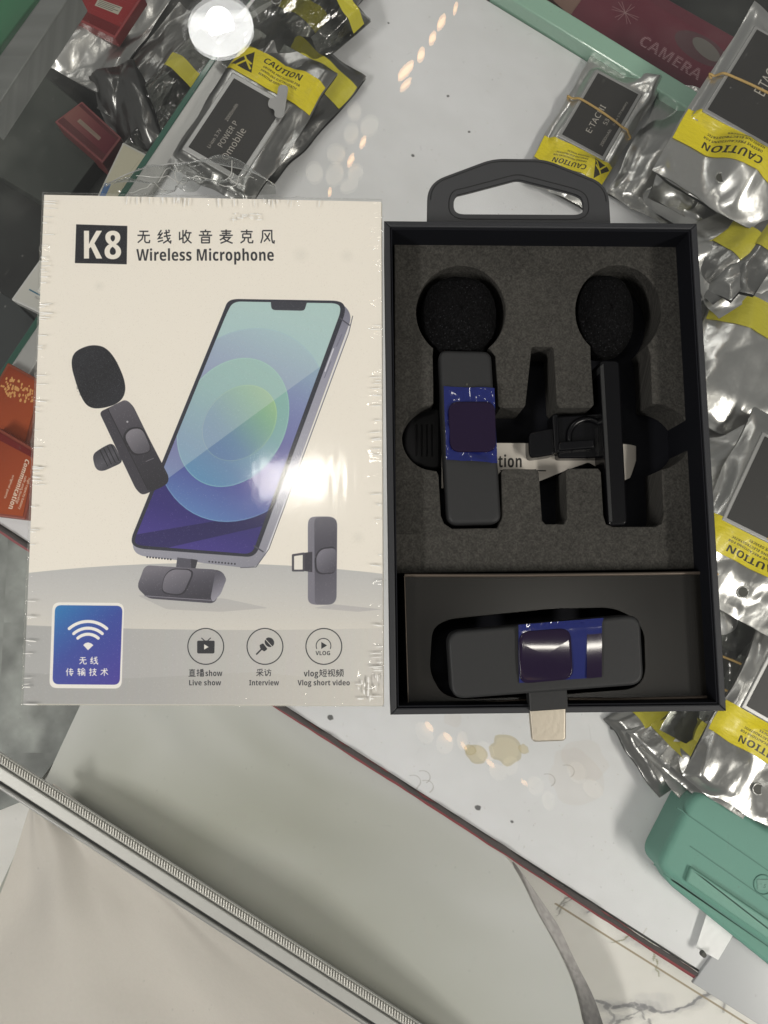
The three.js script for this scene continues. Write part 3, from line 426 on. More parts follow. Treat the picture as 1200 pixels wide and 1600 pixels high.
{ // maroon carton behind the shelf
  const y = SHELF - 0.03, q = onLevel([[905, -80], [1330, 160], [1260, 330], [790, -40]], y), t = thing('camera_carton', 'maroon carton lettered CAMERA behind the shelf', 'carton');
  mesh('carton', prism(q, y - 0.06, y, { bevel: 0.001 }), std({ color: L(0.09, 0.015, 0.025), roughness: 0.4 }), t);
  mesh('tan_edge', prism(onLevel([[795, -60], [860, -45], [1110, 110], [1075, 200]], y + 0.001), y + 0.0006, y + 0.003), std({ color: L(0.17, 0.10, 0.075), roughness: 0.5 }), t);
  const pq = onLevel([[860, -50], [1200, 120], [1160, 240], [800, 40]], y);
  const pr = onLevel([[940, -45], [1190, 105], [1130, 195], [880, 40]], y + 0.004);
  mesh('print', sheet(10, 6, (u, v) => { const [x, z] = bil(pr, u, v); return [x, y + 0.0036, z]; }), std({ map: canvas(768, 320, (c, w, h) => {
    c.fillStyle = '#571c2a'; c.fillRect(0, 0, w, h); c.fillStyle = '#4a3034'; c.beginPath(); c.ellipse(520, 70, 120, 60, 0, 0, 7); c.fill(); c.fillStyle = '#5d5a55'; c.beginPath(); c.ellipse(540, 60, 70, 34, .2, 0, 7); c.fill();
    c.fillStyle = '#94787a'; c.font = 'bold 72px sans-serif'; c.fillText('CAMERA', 292, 205, 320); c.strokeStyle = '#571c2a'; c.lineWidth = 3; for (let k = 0; k < 10; k++) { c.beginPath(); c.moveTo(280, 150 + k * 8); c.lineTo(630, 150 + k * 8); c.stroke(); }
    c.strokeStyle = '#8a7371'; c.lineWidth = 2; for (let k = 0; k < 12; k++) { c.beginPath(); c.moveTo(180, 110); c.lineTo(180 + 60 * Math.cos(k), 110 + 50 * Math.sin(k)); c.stroke(); } }), roughness: 0.45 }), t);
}
{ // teal case
  const y = -0.218, t = thing('teal_case', 'teal plastic case with grooved lid at the lower right', 'case');
  const teal = phys({ color: L(0.135, 0.315, 0.25), roughness: 0.55, specularIntensity: .6 }), pale = phys({ color: L(0.16, 0.35, 0.275), roughness: 0.5, specularIntensity: .6 }), line = std({ color: L(0.07, 0.20, 0.155), roughness: 0.6 });
  mesh('body', prism(roundPoly(onLevel([[1090, 1226], [1422, 1424], [1360, 1592], [1024, 1356]], y), [.013, .014, .02, .010], 8), SHELF + .0003, y, { bevel: 0.0045, seg: 6 }), teal, t);
  mesh('lower_rim', prism(roundPoly(onLevel([[1030, 1356], [1060, 1372], [1420, 1622], [1380, 1652], [1044, 1380]], y - 0.016), .003), SHELF + 0.002, y - 0.012, { bevel: 0.002 }), teal, t);
  mesh('raised_ledge', prism(roundPoly(onLevel([[1080, 1355], [1400, 1572], [1388, 1600], [1072, 1378]], y + .003), .0008), y - 0.002, y + 0.003, { bevel: 0.0012, seg: 3 }), pale, t);
  const groove = (a, b, w) => { const p = at(...a, y), q = at(...b, y), dx = q[0] - p[0], dz = q[1] - p[1], k = Math.hypot(dx, dz), n = [-dz / k * w, dx / k * w]; mesh('groove', prism([[p[0] - n[0], p[1] - n[1]], [q[0] - n[0], q[1] - n[1]], [q[0] + n[0], q[1] + n[1]], [p[0] + n[0], p[1] + n[1]]].reverse(), y - 0.001, y + 0.0003), line, t); };
  groove([1058, 1262], [1390, 1492], 0.0003); groove([1078, 1322], [1392, 1540], 0.0003);
  const ring = new THREE.TorusGeometry(0.0056, 0.00028, 6, 40); ring.rotateX(Math.PI / 2); const m = mesh('emblem', ring, line, t); m.position.copy(at3(1192, 1382, y)); m.position.y += 0.0003;
  mesh('emblem_mark', sheet(2, 2, (u, v) => { const p = at3(1192, 1382, y); return [p.x + (u - .5) * 0.007, y + 0.0004, p.z + (v - .5) * 0.006]; }), std({ map: canvas(128, 96, (c, w, h) => { c.fillStyle = '#609182'; c.fillRect(0, 0, w, h); c.fillStyle = '#2c6656'; c.font = 'bold 52px sans-serif'; c.save(); c.translate(64, 48); c.rotate(.5); c.fillText('5', 6, 22); c.font = '26px sans-serif'; c.fillText('©', -34, 12); c.restore(); }), roughness: .5 }), t);
}
{ // small clear strip with a lamp reflection painted as a white patch, and a dark screw
  const t = thing('acrylic_strip', 'grey acrylic strip at the lower right corner with a painted lamp reflection', 'strip');
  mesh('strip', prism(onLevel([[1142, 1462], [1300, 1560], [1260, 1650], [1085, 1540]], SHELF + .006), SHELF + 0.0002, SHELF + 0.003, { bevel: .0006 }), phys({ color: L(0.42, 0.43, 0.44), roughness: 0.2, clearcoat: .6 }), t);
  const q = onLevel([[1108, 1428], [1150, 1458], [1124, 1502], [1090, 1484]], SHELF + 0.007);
  mesh('lamp_reflection_patch', sheet(14, 14, (u, v) => { const [x, z] = bil(q, u, v); return [x, SHELF + 0.0042 + 0.00012 * fbm(u * 9, v * 9, 3, 3) + .0012 * u, z]; }), phys({ color: L(.93, .93, .92), roughness: .25, clearcoat: .5 }), t);
  mesh('screw', (() => { const g = new THREE.CylinderGeometry(0.0016, 0.0018, 0.003, 16); const p = at3(1091, 1482, SHELF); g.translate(p.x, SHELF + 0.0075, p.z); return g; })(), holeMat, t);
}

// ------------------------------------------------------------------ counter glass on top
{
  const g = struct('counter_glass', prism(onLevel([[-700, -700], [1900, -700], [1900, 2300], [-700, 2300]], 0), -0.008, 0), paneMat());
  const dust = canvas(1024, 1365, (c, w, h) => {
    c.fillStyle = '#000'; c.fillRect(0, 0, w, h); const k = w / 1200;
    const smear = (x, y, rx, ry, a, n) => { for (let i = 0; i < n; i++) { const px = x + (hash(i, x, 1) - .5) * rx * 2, py = y + (hash(i, y, 2) - .5) * ry * 2, r = 6 + 34 * hash(i, x + y, 3); const gr = c.createRadialGradient(px * k, py * k, 0, px * k, py * k, r * k); gr.addColorStop(0, `rgba(255,255,255,${a})`); gr.addColorStop(1, 'rgba(255,255,255,0)'); c.fillStyle = gr; c.fillRect((px - r) * k, (py - r) * k, 2 * r * k, 2 * r * k); } };
    smear(60, 190, 70, 90, .035, 60); smear(30, 340, 50, 60, .04, 40); smear(320, 110, 90, 60, .06, 60); smear(200, 80, 90, 80, .03, 40); smear(1020, 60, 140, 90, .03, 50); smear(600, 150, 200, 140, .012, 60); smear(900, 1280, 200, 120, .012, 50); smear(400, 1350, 400, 200, .02, 90); smear(250, 1250, 200, 90, .03, 50); smear(650, 1400, 120, 160, .03, 40); smear(1000, 1350, 200, 160, .02, 50);
    c.lineCap = 'round'; for (let i = 0; i < 150; i++) { const x = hash(i, 5, 9) * 1200, y = hash(i, 6, 9) * 1600, a = hash(i, 7, 9) * 6.28, l = 4 + 26 * hash(i, 8, 9) ** 3; c.strokeStyle = `rgba(255,255,255,${.12 + .3 * hash(i, 9, 9)})`; c.lineWidth = .8; c.beginPath(); c.moveTo(x * k, y * k); c.lineTo((x + Math.cos(a) * l) * k, (y + Math.sin(a) * l) * k); c.stroke(); }
    for (let i = 0; i < 900; i++) { c.fillStyle = `rgba(255,255,255,${.15 + .6 * hash(i, 3, 4)})`; const s = .6 + 1.2 * hash(i, 4, 4); c.fillRect(hash(i, 1, 4) * w, hash(i, 2, 4) * h, s, s); }
  }, { srgb: false });
  const q = onLevel([[0, 0], [1200, 0], [1200, 1600], [0, 1600]], 0), x0 = -0.14, x1 = 0.14, z0 = -0.235, z1 = 0.17;
  const m = mesh('dust', sheet(1, 1, (u, v) => [lerp(x0, x1, u), 0.0004, lerp(z0, z1, v)]), std({ color: L(.62, .62, .58), roughness: 1, transparent: true, opacity: 0.29, alphaMap: dust }), g);
  m.userData.kind = 'stuff'; m.castShadow = false;
}
// ================================================================== white retail box
const boxQ = onLevel([[66, 301], [597, 312], [600, 1104], [33, 1102]], RIM);
{
  const t = thing('product_box', 'white shrink-wrapped box printed with a phone and a clip microphone', 'box');
  const top = RIM - 0.0009;
  mesh('carton', prism(roundPoly(boxQ, 0.0008, 3), 0.0004, top, { bevel: 0.0006 }), std({ color: L(0.74, 0.71, 0.63), roughness: 0.6 }), t);
  const CW = 1380, CH = 2048;
  const inv = (px, py) => { const [X, Z] = at(px, py, RIM - 0.0007); let u = .5, v = .5; for (let i = 0; i < 6; i++) { const p = bil(boxQ, u, v), a = bil(boxQ, u + 1e-4, v), b = bil(boxQ, u, v + 1e-4), j = [(a[0] - p[0]) / 1e-4, (b[0] - p[0]) / 1e-4, (a[1] - p[1]) / 1e-4, (b[1] - p[1]) / 1e-4], d = j[0] * j[3] - j[1] * j[2], ex = X - p[0], ez = Z - p[1]; u += (ex * j[3] - ez * j[1]) / d; v += (ez * j[0] - ex * j[2]) / d; } return [u * CW, v * CH]; };
  const print = canvas(CW, CH, (c) => {
    c.fillStyle = '#efe9de'; c.fillRect(0, 0, CW, CH);
    const path = (pts, close = true) => { c.beginPath(); pts.forEach(([x, y], i) => { const p = inv(x, y); i ? c.lineTo(...p) : c.moveTo(...p); }); if (close) c.closePath(); };
    const lin = (x0, y0, x1, y1, ...st) => { const a = inv(x0, y0), b = inv(x1, y1), g = c.createLinearGradient(...a, ...b); st.forEach(([k, s]) => g.addColorStop(k, s)); return g; };
    const poly = (pts, fill, r = 0) => { path(r ? roundPoly(pts, r, 8) : pts); c.fillStyle = fill; c.fill(); };
    const line = (pts, col, w) => { path(pts, false); c.strokeStyle = col; c.lineWidth = w * 2.5; c.lineCap = 'round'; c.lineJoin = 'round'; c.stroke(); };
    const ell = (cx, cy, rx, ry, rot, n = 60, a0 = 0, a1 = 6.2832) => Array.from({ length: n + 1 }, (_, i) => { const a = a0 + (a1 - a0) * i / n, x = Math.cos(a) * rx, y = Math.sin(a) * ry; return [cx + x * Math.cos(rot) - y * Math.sin(rot), cy + x * Math.sin(rot) + y * Math.cos(rot)]; });
    const frame = (x, y, f) => { const o = inv(x, y), a = inv(x + 10, y), b = inv(x, y + 10); c.save(); c.setTransform((a[0] - o[0]) / 10, (a[1] - o[1]) / 10, (b[0] - o[0]) / 10, (b[1] - o[1]) / 10, o[0], o[1]); f(); c.restore(); };
    const text = (s, x, y, size, width, col, bold, align = 'left') => frame(x, y, () => { c.font = `${bold ? 'bold ' : ''}${size}px sans-serif`; c.fillStyle = col; const w = c.measureText(s).width; if (width) c.scale(width / w, 1); c.textAlign = align; c.fillText(s, 0, 0); });
    // the printed pedestal, its lower band darker towards the left
    const arc = (yl, ym, yr) => Array.from({ length: 41 }, (_, i) => { const k = i / 40, x = 20 + 590 * k; return [x, (1 - k) ** 2 * yl + 2 * k * (1 - k) * (2 * ym - (yl + yr) / 2) + k * k * yr]; });
    poly([...arc(898, 880, 898), [615, 1000], [20, 1000]], lin(300, 880, 300, 985, [0, '#bbbbbb'], [.35, '#c5c4c2'], [1, '#d6d2ca']));
    poly([...arc(976, 984, 981), [615, 1120], [20, 1120]], lin(60, 1040, 600, 1060, [0, '#a5a5a4'], [.35, '#afaeac'], [.7, '#c4c1bb'], [1, '#d0ccc4']));
    poly([...arc(976, 984, 981), [615, 1120], [600, 1070], [400, 1050], [200, 1060], [20, 1050]], 'rgba(205,205,205,.22)');
    // title
    poly([[119, 350.5], [199, 353], [198, 413], [117, 411]], '#212228');
    text('K', 126.5, 403.5, 61, 33, '#eee8dc', true); text('8', 161.5, 404, 61, 29.5, '#eee8dc', true);
    text('Wireless Microphone', 213, 407, 25.5, 216, '#25262c', true);
    const GL = {
      无: [[20, 15, 82, 15], [8, 42, 92, 42], [48, 15, 46, 42, 38, 68, 10, 92], [58, 42, 58, 82, 66, 91, 88, 91, 91, 74]],
      线: [[30, 6, 10, 38, 30, 36], [38, 24, 10, 64, 40, 58], [6, 86, 42, 76], [48, 28, 86, 20], [46, 50, 94, 42], [62, 5, 67, 50, 78, 80, 92, 93, 95, 76], [88, 58, 70, 78, 42, 95], [77, 5, 87, 14]],
      收: [[14, 18, 14, 70, 36, 60], [37, 6, 37, 95], [60, 5, 54, 28, 42, 50], [56, 25, 95, 25], [83, 25, 75, 60, 60, 82, 42, 95], [52, 36, 62, 62, 78, 82, 95, 95]],
      音: [[50, 3, 50, 14], [14, 17, 86, 17], [32, 23, 38, 38], [68, 23, 61, 38], [5, 42, 95, 42], [24, 55, 24, 96], [24, 55, 76, 55, 76, 96], [24, 74, 76, 74], [24, 93, 76, 93]],
      麦: [[15, 14, 85, 14], [21, 28, 79, 28], [50, 3, 50, 42], [5, 42, 95, 42], [40, 43, 28, 62, 8, 74], [36, 57, 77, 57, 58, 78, 12, 96], [30, 62, 54, 80, 94, 96]],
      克: [[10, 17, 90, 17], [50, 3, 50, 33], [23, 33, 77, 33, 77, 58, 23, 58, 23, 33], [38, 59, 32, 78, 8, 94], [60, 59, 60, 84, 67, 92, 89, 92, 92, 76]],
      风: [[18, 10, 18, 56, 6, 95], [18, 10, 80, 10, 80, 66, 86, 91, 95, 94, 97, 76], [31, 28, 68, 82], [67, 25, 50, 60, 27, 85]],
      传: [[30, 4, 22, 26, 5, 48], [20, 32, 20, 97], [42, 22, 88, 22], [35, 44, 96, 44], [64, 4, 52, 65, 85, 65, 64, 88], [50, 74, 76, 96]],
      输: [[5, 18, 42, 18], [22, 4, 11, 46, 42, 46], [26, 30, 26, 97], [3, 73, 45, 66], [70, 3, 46, 33], [70, 3, 97, 33], [60, 32, 82, 32], [52, 44, 52, 95], [52, 44, 69, 44, 69, 92], [52, 60, 69, 60], [52, 76, 69, 76], [79, 46, 79, 78], [93, 42, 93, 93, 85, 92]],
      技: [[6, 26, 40, 26], [24, 4, 24, 91, 13, 86], [4, 64, 42, 48], [46, 23, 95, 23], [70, 4, 70, 44], [48, 44, 85, 44, 70, 74, 42, 95], [53, 54, 71, 78, 96, 95]],
      术: [[8, 30, 92, 30], [50, 4, 50, 97], [48, 33, 32, 60, 6, 83], [53, 33, 70, 60, 94, 81], [67, 7, 81, 19]],
      直: [[12, 14, 88, 14], [51, 3, 47, 28], [24, 29, 76, 29, 76, 83], [24, 29, 24, 83], [24, 47, 76, 47], [24, 65, 76, 65], [24, 82, 76, 82], [5, 95, 95, 95]],
      播: [[4, 26, 36, 26], [21, 4, 21, 91, 10, 86], [3, 62, 38, 50], [90, 5, 48, 13], [44, 27, 97, 27], [70, 10, 70, 53], [56, 14, 60, 23], [85, 13, 80, 23], [66, 30, 43, 52], [74, 30, 97, 52], [49, 58, 49, 97], [49, 58, 92, 58, 92, 97], [49, 76, 92, 76], [49, 94, 92, 94], [70, 58, 70, 94]],
      采: [[83, 4, 15, 14], [20, 22, 28, 36], [47, 18, 53, 32], [85, 16, 68, 38], [5, 49, 95, 49], [50, 38, 50, 98], [47, 51, 30, 75, 5, 91], [54, 51, 70, 75, 96, 91]],
      访: [[12, 7, 23, 19], [4, 36, 23, 36, 23, 86, 36, 72], [63, 4, 71, 15], [37, 26, 97, 26], [60, 26, 56, 62, 34, 95], [58, 50, 87, 50, 83, 90, 70, 91]],
      短: [[20, 4, 7, 30], [15, 20, 43, 20], [3, 47, 47, 47], [26, 20, 24, 60, 3, 95], [27, 58, 45, 84], [50, 10, 97, 10], [56, 28, 91, 28, 91, 53, 56, 53, 56, 28], [60, 62, 66, 82], [87, 60, 80, 82], [47, 92, 98, 92]],
      视: [[16, 4, 24, 14], [4, 25, 38, 25, 5, 63], [22, 48, 22, 97], [26, 48, 41, 61], [50, 8, 50, 63], [50, 8, 89, 8, 89, 63], [70, 22, 66, 60, 42, 95], [74, 63, 74, 88, 95, 88, 97, 72]],
      频: [[26, 4, 26, 46], [26, 20, 43, 20], [11, 14, 11, 46], [3, 46, 48, 46], [26, 52, 26, 72], [14, 56, 5, 74], [44, 56, 30, 82, 5, 97], [52, 8, 99, 8], [74, 8, 68, 23], [56, 24, 56, 77], [56, 24, 95, 24, 95, 77], [75, 36, 72, 70, 51, 97], [80, 77, 97, 95]],
    };
    const han = (s, x, y, size, step, col, w) => [...s].forEach((ch, i) => frame(x + step * i, y, () => { c.strokeStyle = col; c.lineWidth = w; c.lineCap = 'butt'; c.lineJoin = 'miter'; for (const st of GL[ch]) { c.beginPath(); for (let k = 0; k < st.length; k += 2) c.lineTo(st[k] * size / 100, st[k + 1] * size / 100); c.stroke(); } }));
    han('无线收音麦克风', 213, 358, 23, 32.2, '#25262c', 2.1);
    // phone
    poly([[360, 467], [531, 470], [551, 492], [415, 866], [398, 889], [214, 868], [205, 850], [350, 488]], lin(420, 470, 500, 900, [0, '#6f7080'], [.3, '#9b9bab'], [.7, '#a9a9b6'], [1, '#84848f']), 16);
    line([[548, 505], [534, 545], [500, 640], [414, 868]], 'rgba(210,210,222,.8)', 2.0); line([[551, 494], [545, 520], [420, 858], [400, 886], [376, 887]], '#5c5c68', 1.3);
    poly([[357, 467], [534, 470], [541, 484], [399, 871], [214, 857], [203, 846], [349, 487]], '#2f303b', 15);
    const scr = roundPoly([[364, 471], [529, 474], [533, 485], [394, 866], [216, 852], [209, 846], [354, 490]], 13, 8);
    c.save(); path(scr); c.clip();
    c.fillStyle = lin(440, 470, 300, 870, [0, '#a9cbc6'], [.22, '#9fc3c6'], [.34, '#7077ab'], [.56, '#4b438a'], [.74, '#342c70'], [.86, '#362e76'], [1, '#4a3d90']); c.fillRect(0, 0, CW, CH);
    poly([[196, 838], [420, 800], [420, 820], [200, 870]], 'rgba(26,22,62,.55)');
    poly(ell(378, 664, 128, 158, .5), lin(440, 520, 300, 810, [0, '#9dbcc6'], [.3, '#828db8'], [.7, '#4f4a93'], [1, '#6289bf']));
    line(ell(378, 664, 127, 157, .5), 'rgba(150,205,215,.35)', 1.2);
    poly(ell(364, 660, 82, 106, .5), lin(430, 560, 290, 760, [0, '#93bfb2'], [.4, '#86b0b0'], [.75, '#6f8fb4'], [1, '#5f95bd']));
    line(ell(364, 660, 81, 105, .5), 'rgba(170,225,205,.38)', 1.2);
    poly(ell(374, 661, 52, 66, .75), lin(428, 615, 335, 690, [0, '#a4c795'], [.3, '#8ab59a'], [.8, '#6f8fae'], [1, '#6b88b0']));
    line(ell(374, 661, 51, 65, .75), 'rgba(200,230,180,.3)', 1.1);
    poly([[330, 440], [560, 440], [515, 562], [212, 785], [180, 800]], 'rgba(195,210,212,.40)');
    poly([[196, 842], [300, 872], [420, 880], [380, 900], [190, 900]], 'rgba(40,32,90,.5)');
    c.restore();
    poly([[423, 470.5], [480, 471.5], [476, 484], [472, 485.5], [428, 484.5], [424, 482]], '#3b3c45', 3);
    for (let k = 0; k < 9; k++) { poly(ell(230 + k * 4.6, 870.3 + k * .45, 1.5, 1.5, 0, 10), '#3d3d48'); poly(ell(327 + k * 5, 877.5 + k * .45, 1.5, 1.5, 0, 10), '#3d3d48'); }
    line([[397, 853], [411, 862]], '#4c4c58', 2.2); line([[531, 497], [546, 508]], '#4c4c58', 2); line([[521, 545], [508, 580]], '#d5d5e0', 2); line([[517, 565], [507, 590]], '#77778a', 1.4); line([[534, 523], [526, 541]], '#77778a', 2);
    // clip microphone
    const blk = (x0, y0, x1, y1) => lin(x0, y0, x1, y1, [0, '#5c5961'], [.5, '#3c3a42'], [1, '#2b2a30']);
    poly([[144, 711], [155, 702], [176, 691], [193, 722], [160, 737], [149, 733]], lin(150, 700, 180, 740, [0, '#34343b'], [.5, '#55545c'], [1, '#2b2b31']), 9);
    for (let k = 0; k < 4; k++) line([[156 + k * 6, 703 - k * 2.6], [168 + k * 6, 728 - k * 2.8]], 'rgba(20,20,24,.8)', 1.6);
    poly([[155, 644], [197, 624], [208, 634], [264, 748], [256, 760], [222, 774], [212, 764]], '#3e3c44', 7);
    poly([[168, 638], [197, 623.5], [207, 635], [264, 745], [262, 756], [236, 769], [230, 763]], blk(190, 630, 250, 765), 7);
    line([[169, 640], [231, 765]], '#28272d', 1.5);
    poly([[190, 682], [202, 667], [223, 667], [237, 697], [234, 708], [207, 713]], '#2b2a30', 10); poly([[194, 682], [204, 670], [222, 669.5], [235, 698], [232, 707], [209, 710]], lin(200, 670, 230, 712, [0, '#8b8890'], [1, '#4f4d55']), 10);
    poly(ell(199, 659, 1.6, 1.6, 0, 10), '#b5b2b8'); line([[228, 721], [240, 716]], '#77757c', 1);
    poly([[106, 556], [140, 537], [172, 544], [199, 600], [190, 630], [148, 641], [128, 628]], lin(120, 560, 195, 620, [0, '#26272d'], [.5, '#1d1e23'], [1, '#282930']), 32);
    for (let k = 0; k < 2600; k++) { const a = hash(k, 1, 77) * 6.28, r = Math.sqrt(hash(k, 2, 77)), x = 152 + Math.cos(a) * r * 36, y = 589 + Math.sin(a) * r * 44; const p = inv(x, y); c.fillStyle = hash(k, 3, 77) > .5 ? 'rgba(85,85,92,.28)' : 'rgba(15,15,18,.3)'; c.fillRect(p[0], p[1], 2.4, 2.4); }
    // receiver under the phone
    poly([[277, 871], [303, 874], [301, 889], [275, 887]], '#55545f'); poly([[298, 873], [309, 875], [305, 890], [299, 889]], '#3a3942');
    c.save(); c.filter = 'none'; poly([[214, 930], [260, 952], [345, 956], [420, 950], [350, 935]], 'rgba(120,120,130,.20)', 6); c.restore();
    poly([[214, 918], [226, 884], [345, 891], [354, 904], [335, 943], [231, 935]], '#4b4954', 8);
    poly([[214, 916], [227, 883], [340, 890], [331, 938], [226, 930]], lin(260, 885, 270, 940, [0, '#77747e'], [.6, '#4c4a55'], [1, '#3c3a44']), 8);
    poly([[337, 892], [348, 894], [354, 905], [345, 928], [333, 941], [329, 935]], lin(335, 900, 350, 930, [0, '#5a5864'], [1, '#9a98a4']), 4);
    line([[226, 931], [330, 938]], '#85828d', 1.2);
    poly([[256, 900], [268, 888], [298, 889], [303, 896], [290, 926], [280, 931], [257, 928], [252, 922]], '#2f2d36', 8); poly([[257, 900], [269, 889.5], [296, 890.5], [300, 897], [287, 925], [278, 929], [258, 926], [253, 920]], lin(265, 890, 280, 930, [0, '#85828c'], [1, '#56545f']), 8);
    // standing receiver at the right
    poly([[520, 944], [560, 948], [597, 952], [560, 956], [490, 950]], 'rgba(120,120,130,.22)', 4);
    poly([[481, 814], [487, 807], [519, 807], [527, 814], [526, 937], [519, 945], [489, 945], [481, 940]], '#7c7a86', 8);
    poly([[491, 812], [496, 808], [520, 808], [526.5, 815], [525.5, 936], [518, 944.5], [492, 945]], lin(491, 820, 527, 940, [0, '#5d5b66'], [.3, '#4e4c57'], [1, '#6b6974']), 7);
    poly([[491, 870], [500, 856], [524, 853], [524, 896], [500, 898], [492, 892]], '#33313a', 8); poly([[494, 870], [502, 858], [525, 856], [525, 894], [502, 896], [495, 890]], lin(495, 860, 525, 895, [0, '#85838f'], [1, '#4a4852']), 8);
    poly([[474, 864], [488, 862], [488, 894], [474, 892]], '#3d3b44'); poly([[456, 866], [476, 863], [476, 893], [456, 893]], '#4c4a52', 2); poly([[459.5, 869], [473, 867], [473, 890], [459.5, 890]], '#ece8df', 1);
    // badge
    poly([[82, 941], [194, 942], [190, 1076], [77, 1075]], '#f1ede6', 12);
    poly([[86, 945.5], [191.5, 946.5], [187, 1070], [82, 1069]], lin(90, 950, 185, 1070, [0, '#2378b8'], [.45, '#33479f'], [1, '#45379a']), 10);
    for (const [r, w] of [[35, 5], [24.5, 5], [15, 5]]) { const a = ell(137.5, 1015, r + 9, r + 9, 0, 24, -2.30, -.84); line(a, '#f4f0ea', w * .95); }
    poly([[130, 1008], [133, 1005], [137.5, 1003.8], [142, 1005], [146, 1008], [137.5, 1016]], '#f4f0ea');
    han('无线', 123, 1025.5, 13, 17.5, '#f1ede8', 1.35); han('传输技术', 102.5, 1043.5, 13, 18, '#f1ede8', 1.35);
    // icons
    for (const x of [321.5, 414, 506]) line(ell(x, 1010, 28, 28, 0, 70), '#27282d', 1.6);
    poly([[308, 1001], [335.5, 1001], [335, 1021], [308, 1021]], '#27282d', 2.5); poly([[319, 1006.5], [326, 1011], [319, 1015]], '#e4e0d8'); line([[315, 997], [320, 1001.5], [324, 1001.5], [329, 997]], '#27282d', 1.4);
    poly(ell(421, 1003.5, 7.8, 7, .8), '#27282d'); line([[414, 998], [425, 1010]], '#dcd9d2', 1); poly([[405.5, 1008], [411, 1005], [418, 1014], [413, 1018], [407, 1014]], '#27282d', 1.5); line([[409, 1014], [401, 1022]], '#27282d', 2.3);
    line(ell(505.5, 1009, 11.5, 11.5, 0, 30, 2.75, 6.68), '#27282d', 1.3); poly([[502, 1003], [511, 1008.5], [502, 1014]], '#27282d'); text('VLOG', 493, 1024, 9, 23.5, '#27282d', true);
    const ink = '#2d2d32';
    han('直播', 294, 1045, 12.2, 12.8, ink, 1.2); text('show', 320.5, 1056, 12.5, 27, ink, true); text('Live show', 294.5, 1070.5, 11.5, 51, ink, true);
    han('采访', 400, 1045, 12, 12.3, ink, 1.2); text('Interview', 389, 1070.5, 11.5, 47, ink, true);
    text('vlog', 474.5, 1057, 13, 23, ink, true); han('短视频', 498.5, 1045.5, 12.3, 13, ink, 1.2); text('Vlog short video', 465, 1070.5, 11.5, 82, ink, true);
    // paper grain and a few scuffs
    for (let k = 0; k < 16000; k++) { c.fillStyle = hash(k, 4, 3) > .5 ? 'rgba(255,255,255,.10)' : 'rgba(120,105,85,.07)'; c.fillRect(hash(k, 1, 3) * CW, hash(k, 2, 3) * CH, 3, 3); }
    for (const [x, y, r] of [[542, 400, 14], [155, 447, 10], [470, 398, 16], [560, 840, 12]]) { const p = inv(x, y), g = c.createRadialGradient(...p, 0, ...p, r * 2.5); g.addColorStop(0, 'rgba(160,160,150,.12)'); g.addColorStop(1, 'rgba(150,150,140,0)'); c.fillStyle = g; c.fillRect(p[0] - 60, p[1] - 60, 120, 120); }
  });
  mesh('printed_front', sheet(12, 18, (u, v) => { const [x, z] = bil(boxQ, lerp(.003, .997, u), lerp(.002, .998, v)); return [x, top + 0.0002, z]; }), phys({ map: print, roughness: 0.5, clearcoat: 0.12, clearcoatRoughness: 0.2 }), t);
  { const m = t.children[1].geometry.attributes.uv; for (let i = 0; i < m.count; i++) m.setXY(i, lerp(.003, .997, m.getX(i)), lerp(.002, .998, m.getY(i))); }
  // shrink film: taut over the front with short gathers along the edges
  srand(91);
  const gather = (n) => Array.from({ length: n }, () => [rnd(), rr(0.4, 1.0) * (rnd() > .6 ? 1.5 : .8), rr(.0005, .0010), rr(.002, .0065)]);
  const gl = gather(46), gr = gather(34), gt = gather(30), gb = gather(18);
  const ln = (list, s, len, d) => { let h = 0; for (const [p, a, w, reach] of list) { const q = (s - p) * len; if (Math.abs(q) < w * 3) h += a * 0.00046 * Math.exp(-q * q / (w * w)) * sm(reach, 0, d); } return h; };
  const Wb = 0.1077, Hb = 0.1587;
  const film = sheet(380, 760, (u0, v0) => {
    const u = -0.012 + 1.024 * u0, v = -0.008 + 1.016 * v0, uc = clamp(u), vc = clamp(v), [x, z] = bil(boxQ, clamp(u, -.0004, 1.0003), clamp(v, -.0008, 1.0004));
    const over = Math.max(-u, u - 1, 0) * Wb + Math.max(-v, v - 1, 0) * Hb;
    const dl = uc * Wb, dr = (1 - uc) * Wb, dt = vc * Hb, db = (1 - vc) * Hb;
    let h = 0.0002 + ln(gl, vc, Hb, dl) + ln(gr, vc, Hb, dr) + ln(gt, uc, Wb, dt) * (uc > .3 && uc < .8 ? 1.6 : .4) + ln(gb, uc, Wb, db) * (uc > .6 ? 1.5 : .2);
    h += 0.00003 * fbm(uc * 6, vc * 8, 5, 2) + 0.000004 * fbm(uc * 40, vc * 30, 6, 2) + 0.000014 * sm(.18, 0, Math.hypot(uc - .86, (vc - .56) * 1.5)) * noise(uc * 70, vc * 12, 3);
    h += 0.00012 * sm(.12, 0, Math.hypot(uc - .55, (vc - .07) * 1.4)) * noise(uc * 60, vc * 60, 13) + .0002 * sm(.1, 0, Math.hypot(uc - .93, (vc - .95) * 1.5)) * noise(uc * 50, vc * 40, 17);
    return [x, RIM + h - over * 2.2, z];
  });
  mesh('shrink_film', film, paneMat({ roughness: 0.085, specularIntensity: 1 }), t);
  // gathers of the film along its welded edges, their glints painted as pale colour
  const gs = []; srand(17);
  const gat = (u, v, along, len, r) => { const a = bil(boxQ, u, v), g = new THREE.SphereGeometry(1, 10, 6); g.scale(along ? len : r, .00016, along ? r : len); g.rotateY(rr(-.12, .12)); g.translate(a[0], RIM + .0003, a[1]); gs.push(g); };
  for (let i = 0; i < 52; i++) { const v = rnd(), l = rr(.0008, .0026); gat(.004 + l / Wb, v, true, l, rr(.00012, .00022)); }
